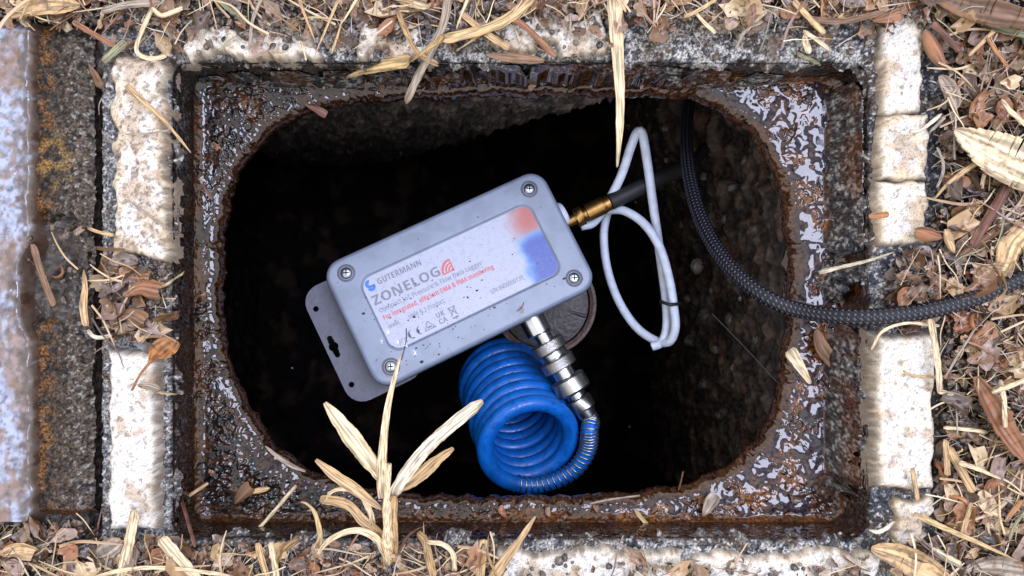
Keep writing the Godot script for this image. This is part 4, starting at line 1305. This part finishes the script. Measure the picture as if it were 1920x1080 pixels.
func make_loose(scraps: Array, straws: Array) -> void:      # the larger loose leaf scraps and straws, one by one
	var rng := RandomNumberGenerator.new()
	rng.seed = 91
	var looks := [["brown", Color(0.16, 0.08, 0.04)], ["chestnut", Color(0.26, 0.115, 0.05)], ["tan", Color(0.38, 0.245, 0.13)], ["pale", Color(0.52, 0.39, 0.24)], ["dark", Color(0.075, 0.045, 0.03)], ["mauve brown", Color(0.25, 0.17, 0.14)]]
	var tint := []
	for q in looks:
		var m := mat("loose_" + q[0], q[1], 0.42, 0.55)
		m.vertex_color_use_as_albedo = true
		tint.append(m)
	var made := 0
	while made < 190:
		var px := rng.randf_range(0, 1920)
		var py := rng.randf_range(0, 1080)
		if rng.randf() > litter_share(px, py) * 1.2 - 0.25: continue
		var at := spot(px, py, 0.0)
		if in_recess(at.x, at.z, 0.004) or gap(px, py) > 0.2: continue
		var k := rng.randi() % looks.size()
		var leafy := made % 2 == 0
		if not leafy and rng.randf() < 0.6: k = 2 + rng.randi() % 2
		var s := rng.randf_range(0.010, 0.0165) if leafy else rng.randf_range(0.020, 0.038)
		at.y = surf(at.x, at.z) + rng.randf_range(0.004, 0.0085)
		var tilt := 0.6 if leafy else 0.2
		var o := put("leaf_scrap" if leafy else "grass_straw", (scraps if leafy else straws)[rng.randi() % 4], tint[k])
		o.transform = Transform3D((Basis(Vector3.UP, rng.randf() * TAU) * Basis(Vector3.RIGHT, rng.randf_range(-tilt, tilt)) * Basis(Vector3.BACK, rng.randf_range(-tilt, tilt) * 0.6)).scaled_local(Vector3.ONE * s), at)
		var where := zone(px, py)
		tag(o, "%s %s %s" % [looks[k][0], "crumpled leaf scrap" if leafy else "loose straw", where], "leaf scrap" if leafy else "straw", "%s %s" % ["leaf scraps" if leafy else "loose straws", where])
		made += 1

func make_pieces() -> void:
	# blades that reach over the opening
	blade("long pale grass blade hanging point down over the opening from the top edge", [[1151, -60], [1152, 10], [1157, 90], [1162, 180], [1161, 250], [1157, 314]], 36, "pale", "blade", 0.5, Vector2(0.004, 0.016))
	blade("blunt grey straw stub poking over the upper edge of the opening", [[842, -20], [832, 40], [805, 100], [784, 140], [760, 192]], 19, "grey", "strip", 0.6, Vector2(0.004, 0.012), "straw", "straw")
	blade("broad flat pale straw lying on the upper rim beside the grey stub", [[768, 112], [730, 118], [690, 124], [650, 134]], 34, "straw", "strip", 0.25, Vector2(0.006, 0.008), "straw", "straw")
	blade("long tan straw slanting down from the top edge to the middle of the upper rim", [[995, -12], [945, 35], [900, 66], [855, 96]], 11, "tan", "blade", 0.5, Vector2(0.008, 0.004))
	blade("wide tan leaf strip lying across the grey straw stub near the top", [[1000, -6], [950, 35], [905, 54], [860, 66], [828, 72]], 24, "straw", "strip", 0.5, Vector2(0.010, 0.008), "straw", "straw")
	blade("thin tan straw crossing the base of the grey stub", [[745, 20], [762, 60], [782, 98], [822, 122]], 12, "tan", "strip", 0.4, Vector2(0.008, 0.006), "straw", "straw")
	blade("short tan straw under the grey stub, pointing left down", [[832, 66], [800, 92], [757, 122]], 16, "straw", "blade", 0.4, Vector2(0.007, 0.005), "straw", "straw")
	blade("pale curled leaf strip at the very top left of the grey stub", [[730, -16], [760, 2], [806, 16]], 22, "pale", "leaf", 0.5, Vector2(0.006, 0.006), "dry_leaf", "leaf")
	blade("short pale straw standing at the top right of the grey stub", [[880, -10], [866, 24], [855, 56]], 9, "pale", "blade", 0.5, Vector2(0.006, 0.006))
	blade("orange brown straw pointing right down on the upper rim", [[950, 26], [985, 50], [1042, 106]], 15, "chestnut", "strip", 0.5, Vector2(0.006, 0.004), "straw", "straw")
	blade("brown straw lying parallel left of the orange brown one", [[862, 22], [905, 58], [955, 92]], 15, "tan", "strip", 0.5, Vector2(0.005, 0.004), "straw", "straw")
	blade("brown pointed leaf flat on the upper rim above the middle of the opening", [[912, 102], [960, 108], [1020, 114]], 22, "brown", "leaf", 0.3, Vector2(0.005, 0.005), "dry_leaf", "leaf")
	blade("thin grey stalk on the dirty white brick above the opening", [[1070, 24], [1069, 76]], 5, "grey", "strip", 0.2, Vector2(0.004, 0.004), "straw", "straw")
	# upper left
	blade("striped tan grass blade pointing from the stained left brick into the recess", [[236, 160], [268, 190], [312, 232], [358, 287]], 15, "tan", "blade", 0.5, Vector2(0.004, 0.026))
	blade("thin yellow stalk above the iron cover at the top left", [[36, 38], [46, 18], [58, -8]], 5, "straw", "strip", 0.2, Vector2(0.008, 0.010))
	blade("pale bent grass strip bowed above the stained left brick", [[290, 8], [272, 45], [256, 90], [268, 106], [290, 110], [312, 104]], 10, "pale", "strip", 0.5, Vector2(0.007, 0.006))
	blade("pale grass strip curled into a hook at the top left", [[284, 14], [300, 28], [318, 24], [342, 14]], 11, "pale", "strip", 0.5, Vector2(0.010, 0.009))
	blade("broad grey strip of dead grass at the top left edge", [[190, 20], [240, 8], [300, 4]], 16, "grey", "strip", 0.5, Vector2(0.008, 0.008))
	blade("tan straw falling right down onto the chipped brick, upper left", [[556, -14], [572, 30], [592, 80]], 8, "tan", "blade", 0.4, Vector2(0.008, 0.006))
	blade("thin tan straw falling left down onto the chipped brick, upper left", [[638, -10], [616, 42], [590, 104]], 8, "tan", "blade", 0.4, Vector2(0.009, 0.006))
	blade("thin pale straw beside the small chipped brick, pointing up", [[622, 98], [633, 66], [642, 34]], 7, "straw", "blade", 0.4, Vector2(0.006, 0.008))
	blade("pale straw leaning left at the top, above the small chipped brick", [[676, -14], [656, 20], [636, 50]], 7, "pale", "blade", 0.4, Vector2(0.009, 0.007))
	blade("green grey grass strip above the left end of the chipped brick", [[402, -8], [432, 20], [462, 42]], 10, "green", "strip", 0.5, Vector2(0.008, 0.006))
	blade("grey tan curved straw over the left half of the chipped brick", [[494, -10], [474, 35], [467, 92]], 8, "grey", "strip", 0.4, Vector2(0.010, 0.006))
	blade("short wide greenish blade at the head of the dark cleft", [[193, 116], [212, 100], [237, 78]], 17, "green", "strip", 0.5, Vector2(0.006, 0.006))
	blade("brown twig along the top end of the iron cover", [[136, 40], [172, 62], [218, 88]], 12, "chestnut", "strip", 0.5, Vector2(0.008, 0.006), "twig", "twig")
	blade("faint brown straw lying across the stained left brick", [[236, 252], [278, 250], [318, 244]], 5, "grey", "strip", 0.3, Vector2(0.002, 0.002), "straw", "straw")
	blade("dark grey straw on the lower part of the stained left brick", [[248, 380], [280, 404], [312, 427]], 6, "grey", "strip", 0.3, Vector2(0.002, 0.002), "straw", "straw")
	blade("small red twig on the dark left flange of the frame", [[380, 344], [388, 358], [398, 374]], 9, "red", "strip", 0.4, Vector2(0.002, 0.002), "twig", "twig")
	blade("red brown leaf flake leaning over the cleft beside the stained brick", [[166, 120], [178, 142], [190, 166]], 20, "brown", "tornleaf", 0.5, Vector2(0.004, 0.003), "dry_leaf", "leaf")
	blade("tan leaf lying at the top left corner above the cover", [[20, 30], [70, 12], [150, 10]], 46, "tan", "leaf", 0.4, Vector2(0.006, 0.008), "dry_leaf", "leaf")
	# left, between the two bricks and on the cover
	blade("brown grass blade bent into the broken corner of the iron cover", [[60, 458], [72, 500], [84, 535], [100, 574]], 16, "brown", "strip", 0.6, Vector2(0.003, 0.002))
	blade("cracked tan strip standing on the cover's broken rim", [[157, 505], [160, 540], [158, 575], [163, 612]], 20, "tan", "tornleaf", 0.6, Vector2(0.006, 0.004), "dry_leaf", "leaf")
	blade("pale straw over the right end of the wet leaf pile", [[298, 541], [318, 528], [343, 511]], 9, "pale", "strip", 0.5, Vector2(0.006, 0.006), "straw", "straw")
	blade("pale straw over the left end of the wet leaf pile", [[168, 538], [192, 530], [219, 521]], 9, "pale", "strip", 0.5, Vector2(0.010, 0.006), "straw", "straw")
	blade("short brown straw bridging the cleft, upper of two", [[164, 428], [188, 436], [214, 441]], 8, "tan", "strip", 0.4, Vector2(0.002, 0.002), "straw", "straw")
	blade("short brown straw bridging the cleft, lower of two", [[172, 464], [200, 467], [232, 469]], 8, "brown", "strip", 0.4, Vector2(0.002, 0.002), "straw", "straw")
	blade("small pale green shoot curved in the cleft", [[165, 618], [174, 630], [190, 633], [211, 628]], 9, "white", "strip", 0.6, Vector2(0.004, 0.004), "shoot", "shoot")
	blade("reddish root hanging in the cleft beside the smooth left brick", [[180, 664], [176, 700], [176, 735], [180, 768]], 9, "red", "strip", 0.4, Vector2(0.004, 0.004), "root", "root")
	blade("large brown leaf in the wet pile between the two left bricks", [[232, 556], [262, 540], [300, 545]], 42, "chestnut", "tornleaf", 0.7, Vector2(0.007, 0.009), "dry_leaf", "leaf")
	blade("dark curled leaf at the front of the wet pile on the left", [[212, 600], [240, 590], [272, 604]], 36, "brown", "tornleaf", 0.8, Vector2(0.006, 0.008), "dry_leaf", "leaf")
	blade("glossy dark leaf at the right of the wet pile", [[285, 600], [310, 592], [335, 588]], 38, "brown", "leaf", 0.7, Vector2(0.006, 0.006), "dry_leaf", "leaf")
	blade("orange leaf edge showing in the upper part of the wet pile", [[210, 500], [240, 518], [280, 520]], 32, "chestnut", "tornleaf", 0.6, Vector2(0.005, 0.006), "dry_leaf", "leaf")
	blade("orange spoon shaped leaf on the smooth left brick", [[247, 732], [262, 704], [284, 676], [306, 655], [331, 638]], 46, "orange", "spoon", 0.35, Vector2(0.002, 0.009), "dry_leaf", "leaf")
	blade("pale straw lying on the smooth left brick below the spoon shaped leaf", [[262, 725], [292, 734], [331, 740]], 10, "pale", "strip", 0.5, Vector2(0.003, 0.003), "straw", "straw")
	blade("grey leaf scrap on the smooth left brick beside the pale straw", [[258, 722], [280, 722], [302, 730]], 18, "grey", "leaf", 0.4, Vector2(0.002, 0.002), "dry_leaf", "leaf")
	blade("wide pale straw standing up from the bottom against the smooth left brick", [[224, 1090], [236, 1040], [244, 995], [252, 955]], 25, "pale", "strip", 0.5, Vector2(0.006, 0.012), "straw", "straw")
	blade("wide pale straw slanting at the bottom, right of the smooth left brick", [[300, 1010], [330, 1045], [372, 1092]], 30, "pale", "strip", 0.4, Vector2(0.010, 0.006), "straw", "straw")
	blade("long thin pale straw lying along the bottom left edge", [[172, 1084], [240, 1067], [320, 1065], [432, 1079]], 9, "pale", "strip", 0.4, Vector2(0.010, 0.009), "straw", "straw")
	blade("red twig leaning into the recess at the lower left", [[366, 1025], [352, 975], [338, 930], [330, 896]], 9, "red", "strip", 0.5, Vector2(0.004, 0.010), "twig", "twig")
	blade("short tan straw crossing the red twig at the lower left", [[344, 936], [366, 922], [391, 906]], 9, "tan", "strip", 0.5, Vector2(0.008, 0.006), "straw", "straw")
	blade("grey split straw lying on the lower left edge of the opening", [[497, 836], [520, 855], [545, 872], [573, 884]], 11, "grey", "spindle", 0.5, Vector2(0.003, 0.002), "straw", "straw")
	blade("pale straw on the lower left flange pointing up to the opening", [[470, 1005], [500, 975], [530, 940], [556, 910]], 9, "pale", "strip", 0.5, Vector2(0.010, 0.004), "straw", "straw")
	blade("brown dead leaf on the lower left flange", [[440, 945], [455, 925], [470, 912]], 34, "brown", "tornleaf", 0.5, Vector2(0.003, 0.004), "dry_leaf", "leaf")
	blade("pale leaf scrap on the lower left flange beside the brown leaf", [[462, 925], [485, 920], [506, 915]], 14, "tan", "leaf", 0.4, Vector2(0.003, 0.003), "dry_leaf", "leaf")
	blade("curled brown leaf at the bottom left corner", [[0, 1040], [30, 1030], [66, 1036]], 40, "tan", "tornleaf", 0.6, Vector2(0.007, 0.006), "dry_leaf", "leaf")
	blade("chestnut leaf under the wide pale straws at the bottom left", [[282, 1048], [300, 1040], [322, 1040]], 36, "chestnut", "leaf", 0.5, Vector2(0.006, 0.006), "dry_leaf", "leaf")
	blade("mauve brown leaf lying below the smooth left brick", [[178, 1045], [205, 1030], [228, 1015]], 50, "grey", "leaf", 0.4, Vector2(0.005, 0.006), "dry_leaf", "leaf")
	blade("upright tan strip at the bottom, first left of the grass sprout", [[482, 1018], [490, 1050], [502, 1092]], 16, "tan", "strip", 0.5, Vector2(0.010, 0.006), "straw", "straw")
	blade("upright pale strip at the bottom, second left of the grass sprout", [[508, 1016], [514, 1050], [520, 1092]], 14, "pale", "strip", 0.5, Vector2(0.010, 0.006), "straw", "straw")
	blade("broad tan straw left of the sprout lying toward the left", [[560, 1008], [530, 1030], [522, 1052]], 18, "tan", "strip", 0.5, Vector2(0.008, 0.006), "straw", "straw")
	# right of the sprout
	blade("broken tan blade leaning right at the bottom, right of the sprout", [[918, 1092], [950, 1045], [978, 1008], [1004, 968]], 25, "tan", "blade", 0.5, Vector2(0.004, 0.016))
	blade("short upright tan straw block at the bottom, right of the sprout", [[900, 1084], [903, 1050], [907, 1012]], 20, "straw", "strip", 0.5, Vector2(0.004, 0.008), "straw", "straw")
	blade("bent tan leaf standing just right of the sprout", [[812, 1084], [804, 1050], [796, 1015], [782, 1000]], 20, "tan", "strip", 0.6, Vector2(0.004, 0.012), "dry_leaf", "leaf")
	blade("thin pale needle standing beside the bent tan leaf", [[798, 1040], [795, 1010], [794, 978]], 5, "pale", "blade", 0.3, Vector2(0.006, 0.016), "straw", "straw")
	blade("pale arched straw right of the bent tan leaf", [[800, 1016], [830, 1020], [850, 1040], [852, 1078]], 11, "pale", "strip", 0.5, Vector2(0.010, 0.004), "straw", "straw", 0.006)
	blade("brown looped blade between the sprout and the bent tan leaf", [[748, 1040], [760, 1012], [778, 996], [800, 985]], 9, "brown", "blade", 0.5, Vector2(0.006, 0.012))
	blade("thin tan blade leaning left at the bottom, right of the sprout", [[930, 1080], [915, 1040], [916, 1002]], 7, "tan", "blade", 0.5, Vector2(0.004, 0.012))
	blade("small pale straw lying on the lower rusted edge of the opening", [[1190, 954], [1200, 968], [1214, 984]], 10, "straw", "strip", 0.5, Vector2(0.003, 0.003), "straw", "straw")
	blade("grey stalk lying flat along the lower rusted edge", [[1105, 945], [1150, 936], [1200, 930]], 5, "grey", "strip", 0.3, Vector2(0.002, 0.002), "straw", "straw")
	blade("thin stalk sticking up from the lower edge of the opening", [[1272, 920], [1277, 902], [1281, 884]], 4, "brown", "strip", 0.2, Vector2(0.002, 0.014), "straw", "straw")
	blade("pink grey leaf chip on the lower right flange", [[1318, 968], [1330, 948], [1344, 928]], 36, "grey", "tornleaf", 0.2, Vector2(0.003, 0.003), "dry_leaf", "leaf")
	blade("pale triangular leaf chip on the right flange below the braided cable", [[1480, 656], [1494, 678], [1520, 720]], 34, "pale", "blade", 0.2, Vector2(0.004, 0.002), "dry_leaf", "leaf")
	blade("wet tan leaf fold on the right flange just under the braided cable", [[1530, 618], [1540, 650], [1568, 690]], 36, "brown", "leaf", 0.4, Vector2(0.002, 0.002), "dry_leaf", "leaf")
	# upper right
	blade("thin pale straw crossing another at the top, right of the hanging blade", [[1284, 32], [1312, 18], [1344, -2]], 8, "straw", "strip", 0.4, Vector2(0.008, 0.008), "straw", "straw")
	blade("pale straw pointing right down on the white lump above the opening", [[1303, 22], [1320, 42], [1342, 62]], 8, "pale", "strip", 0.4, Vector2(0.008, 0.006), "straw", "straw")
	blade("pale straw pointing left down beside the white lump above the opening", [[1438, 18], [1412, 44], [1386, 71]], 9, "pale", "strip", 0.4, Vector2(0.008, 0.006), "straw", "straw")
	blade("tan straw pointing right down at the top, above the corner of the frame", [[1488, 0], [1515, 30], [1547, 63]], 14, "straw", "strip", 0.5, Vector2(0.008, 0.006), "straw", "straw")
	blade("pale straw lying on the blackened mortar above the corner of the frame", [[1506, 58], [1530, 74], [1556, 95]], 9, "pale", "strip", 0.5, Vector2(0.005, 0.004), "straw", "straw")
	blade("short wide pale chip beside the pale straw on the blackened mortar", [[1508, 64], [1512, 82], [1518, 101]], 17, "pale", "leaf", 0.4, Vector2(0.005, 0.004), "dry_leaf", "leaf")
	blade("greenish blade lying on the upper right rim of the frame", [[1494, 99], [1516, 110], [1542, 121]], 11, "green", "strip", 0.5, Vector2(0.004, 0.004))
	blade("thin brown straw on the mortar left of the tan one, upper right", [[1430, 40], [1400, 55], [1378, 92]], 8, "grey", "strip", 0.5, Vector2(0.006, 0.004), "straw", "straw")
	blade("brown bark strip along the very top, left of the white brick", [[1510, 36], [1580, 40], [1655, 24]], 14, "brown", "strip", 0.5, Vector2(0.005, 0.006), "bark_strip", "bark")
	blade("pink brown leaf scrap on top of the blackened white brick", [[1636, 40], [1665, 34], [1690, 26]], 26, "chestnut", "tornleaf", 0.4, Vector2(0.003, 0.004), "dry_leaf", "leaf")
	blade("long dark bark piece across the top right corner", [[1740, -14], [1800, 10], [1860, 26], [1960, 44]], 62, "brown", "leaf", 0.5, Vector2(0.008, 0.012), "bark_strip", "bark")
	blade("olive leaf edge under the bark piece at the top right", [[1840, 44], [1885, 58], [1950, 74]], 16, "green", "strip", 0.5, Vector2(0.008, 0.008))
	blade("amber rolled leaf against the top of the blackened white brick", [[1735, 55], [1752, 85], [1772, 125]], 38, "chestnut", "leaf", 0.9, Vector2(0.006, 0.006), "dry_leaf", "leaf")
	blade("reddish twig near the top right, right of the amber rolled leaf", [[1750, 42], [1775, 66], [1802, 94]], 17, "red", "strip", 0.8, Vector2(0.010, 0.008), "twig", "twig")
	blade("oval green brown leaf touching the blackened white brick", [[1762, 142], [1780, 170], [1792, 206]], 40, "grey", "leaf", 0.5, Vector2(0.006, 0.005), "dry_leaf", "leaf")
	blade("tan straw meeting the orange needle at the upper right", [[1817, 105], [1840, 82], [1864, 58]], 9, "tan", "strip", 0.5, Vector2(0.010, 0.012), "straw", "straw")
	blade("bright orange needle at the upper right", [[1851, 70], [1870, 98], [1893, 126]], 9, "orange", "strip", 0.5, Vector2(0.012, 0.010), "pine_needle", "needle")
	blade("white bent twig above the short cracked brick on the right", [[1705, 247], [1728, 243], [1748, 228], [1766, 213]], 9, "white", "strip", 0.8, Vector2(0.004, 0.008), "twig", "twig")
	blade("grey straw beside the white bent twig", [[1745, 246], [1758, 234], [1772, 219]], 7, "grey", "strip", 0.5, Vector2(0.006, 0.008), "straw", "straw")
	blade("big spotted pale leaf at the right edge", [[1790, 244], [1830, 268], [1880, 296], [1960, 330]], 118, "pale", "tornleaf", 0.22, Vector2(0.012, 0.013), "dry_leaf", "leaf")
	blade("pale straw above the big spotted leaf at the right edge", [[1878, 186], [1900, 212], [1938, 244]], 12, "pale", "strip", 0.5, Vector2(0.010, 0.016), "straw", "straw")
	blade("tan pointed blade below the big spotted leaf", [[1836, 303], [1810, 320], [1780, 342], [1752, 373]], 14, "tan", "blade", 0.5, Vector2(0.010, 0.006))
	blade("blue grey curved stem beside the short cracked brick", [[1757, 276], [1768, 305], [1766, 330], [1756, 352]], 7, "grey", "strip", 0.6, Vector2(0.006, 0.006), "twig", "twig")
	blade("pale short straw under the tip of the big spotted leaf", [[1849, 312], [1844, 332], [1840, 354]], 9, "pale", "strip", 0.5, Vector2(0.008, 0.006), "straw", "straw")
	blade("thick red brown branch piece right of the short brick, slanting", [[1896, 336], [1872, 385], [1845, 430], [1826, 464]], 24, "red", "strip", 0.9, Vector2(0.010, 0.008), "twig", "twig")
	blade("second red brown branch piece crossing behind the first", [[1880, 420], [1850, 445], [1800, 480]], 16, "brown", "strip", 0.9, Vector2(0.007, 0.006), "twig", "twig")
	blade("orange bark chip on the short white brick above the cable", [[1629, 406], [1648, 404], [1667, 402]], 13, "orange", "strip", 0.3, Vector2(0.003, 0.003), "bark_chip", "bark")
	blade("orange cup shaped leaf beside the lower end of the short brick", [[1716, 432], [1740, 440], [1768, 446]], 34, "chestnut", "leaf", 0.9, Vector2(0.006, 0.006), "dry_leaf", "leaf")
	blade("pale leaf standing right of the orange cup shaped leaf", [[1772, 430], [1782, 450], [1790, 474]], 24, "tan", "leaf", 0.5, Vector2(0.008, 0.006), "dry_leaf", "leaf")
	blade("white straw lying across the mortar just above the braided cable", [[1536, 511], [1580, 500], [1630, 488], [1678, 472]], 11, "white", "blade", 0.5, Vector2(0.004, 0.004), "straw", "straw")
	blade("broad tan leaf at the right edge above the cable", [[1850, 540], [1885, 500], [1900, 460], [1930, 430]], 60, "tan", "tornleaf", 0.4, Vector2(0.005, 0.010), "dry_leaf", "leaf")
	# lower right
	blade("thin pale stalk arching over the top of the clean white brick", [[1634, 656], [1655, 622], [1700, 606], [1762, 611]], 7, "pale", "strip", 0.4, Vector2(0.003, 0.008), "straw", "straw")
	blade("upright pale straw at the right side of the clean white brick", [[1744, 598], [1753, 650], [1758, 690], [1761, 735]], 15, "pale", "strip", 0.6, Vector2(0.012, 0.010), "straw", "straw")
	blade("small dark stalk bent on the face of the clean white brick", [[1694, 695], [1706, 703], [1730, 706], [1757, 707]], 6, "tan", "strip", 0.4, Vector2(0.003, 0.004), "straw", "straw")
	blade("short tan straw at the shoulder of the clean white brick", [[1758, 734], [1778, 738], [1798, 742]], 11, "pale", "strip", 0.5, Vector2(0.006, 0.006), "straw", "straw")
	blade("thin grey twig right of the clean white brick, pointing up right", [[1771, 710], [1800, 662], [1831, 614]], 6, "grey", "strip", 0.6, Vector2(0.008, 0.010), "twig", "twig")
	blade("big brown leaf folded lengthwise at the right edge below the cable", [[1828, 706], [1858, 760], [1885, 810], [1930, 872]], 52, "chestnut", "leaf", 0.7, Vector2(0.010, 0.013), "dry_leaf", "leaf")
	blade("pale straw over the upper end of the big folded leaf", [[1860, 737], [1890, 726], [1940, 706]], 11, "pale", "strip", 0.5, Vector2(0.016, 0.016), "straw", "straw")
	blade("upright pale straw beside the big folded leaf", [[1876, 712], [1884, 750], [1886, 802]], 12, "pale", "strip", 0.5, Vector2(0.012, 0.014), "straw", "straw")
	blade("grey tan straw right of the clean white brick, lying level", [[1769, 802], [1808, 805], [1852, 811]], 9, "pale", "strip", 0.5, Vector2(0.007, 0.008), "straw", "straw")
	blade("wide tan straw slanting below the level one, right of the clean brick", [[1779, 838], [1800, 875], [1827, 922]], 20, "tan", "strip", 0.6, Vector2(0.008, 0.008), "straw", "straw")
	blade("pale pointed straw lying across the wide tan one", [[1798, 868], [1835, 880], [1877, 898]], 13, "pale", "blade", 0.5, Vector2(0.012, 0.010), "straw", "straw")
	blade("upright tan straw at the lower side of the clean white brick", [[1772, 824], [1774, 855], [1776, 892]], 14, "tan", "strip", 0.5, Vector2(0.008, 0.006), "straw", "straw")
	blade("tan straw lying over the lower end of the clean white brick", [[1711, 878], [1716, 905], [1722, 937]], 11, "tan", "strip", 0.5, Vector2(0.004, 0.004), "straw", "straw")
	blade("long tan straw slanting to the lower right corner", [[1714, 964], [1780, 994], [1840, 1020], [1908, 1052]], 14, "straw", "blade", 0.5, Vector2(0.008, 0.008), "straw", "straw")
	blade("short pale straw under the long slanting one, lower right", [[1748, 1028], [1772, 1042], [1803, 1057]], 12, "pale", "strip", 0.5, Vector2(0.006, 0.006), "straw", "straw")
	blade("white curved shoot at the lower right corner of the frame", [[1629, 994], [1645, 997], [1662, 990], [1677, 977]], 10, "white", "spindle", 0.6, Vector2(0.005, 0.006), "shoot", "shoot")
	blade("greenish curved stalk at the lower right edge", [[1893, 1014], [1904, 985], [1928, 955]], 8, "green", "strip", 0.5, Vector2(0.008, 0.010))
	blade("upright straw with torn end near the lower right", [[1821, 942], [1813, 970], [1804, 1002]], 11, "tan", "strip", 0.5, Vector2(0.010, 0.008), "straw", "straw")
	blade("bright orange chip at the lower right edge", [[1886, 977], [1900, 958], [1918, 938]], 11, "orange", "strip", 0.5, Vector2(0.010, 0.010), "bark_chip", "bark")
	blade("broad tan leaf with pointed end at the bottom right", [[1634, 1028], [1680, 1040], [1725, 1062], [1790, 1100]], 62, "tan", "leaf", 0.35, Vector2(0.007, 0.008), "dry_leaf", "leaf")
	blade("large pinkish leaf behind the orange seed cup, lower right", [[1850, 935], [1865, 915], [1885, 905]], 52, "chestnut", "leaf", 0.5, Vector2(0.006, 0.008), "dry_leaf", "leaf")
	blade("dead brown leaf lying at the bottom right corner", [[1800, 1075], [1850, 1062], [1920, 1070]], 48, "grey", "tornleaf", 0.5, Vector2(0.005, 0.007), "dry_leaf", "leaf")
	# seed cups
	for q in [[1812, 606, 17, "orange seed cup right of the braided cable's end", 0.5], [1790, 932, 21, "orange seed cup at the lower right among straw", 0.9], [105, 512, 13, "small brown seed cup in the broken corner of the iron cover", 0.4], [186, 414, 13, "salmon seed husk in the cleft beside the stained left brick", 1.2], [1858, 672, 14, "round brown seed cup right of the clean white brick", 0.3]]:
		var s := spot(q[0], q[1], 0.0)
		var o := put("seed_cup", cup_shape(q[2] * 0.0003), mats.litter)
		o.position = Vector3(s.x, surf(s.x, s.z) + 0.001, s.z)
		if q[0] < 150: o.position.y -= 0.010
		o.rotation = Vector3(q[4], q[0], 0.2)
		tag(o, q[3], "seed cup")
	var st := put("cobweb_thread", tube(curve([spot(1335, 588, -0.12), spot(1400, 655, -0.085), spot(1462, 722, -0.045)], 6), 0.00022, 6), mats.thread)
	tag(st, "single pale cobweb thread stretched across the right side of the opening", "cobweb")
	blade("loose rust flake jutting over the upper left edge of the opening", [[572, 196], [592, 204], [612, 216]], 20, "red", "tornleaf", 0.3, Vector2(0.0, 0.0), "rust_flake", "rust flake")
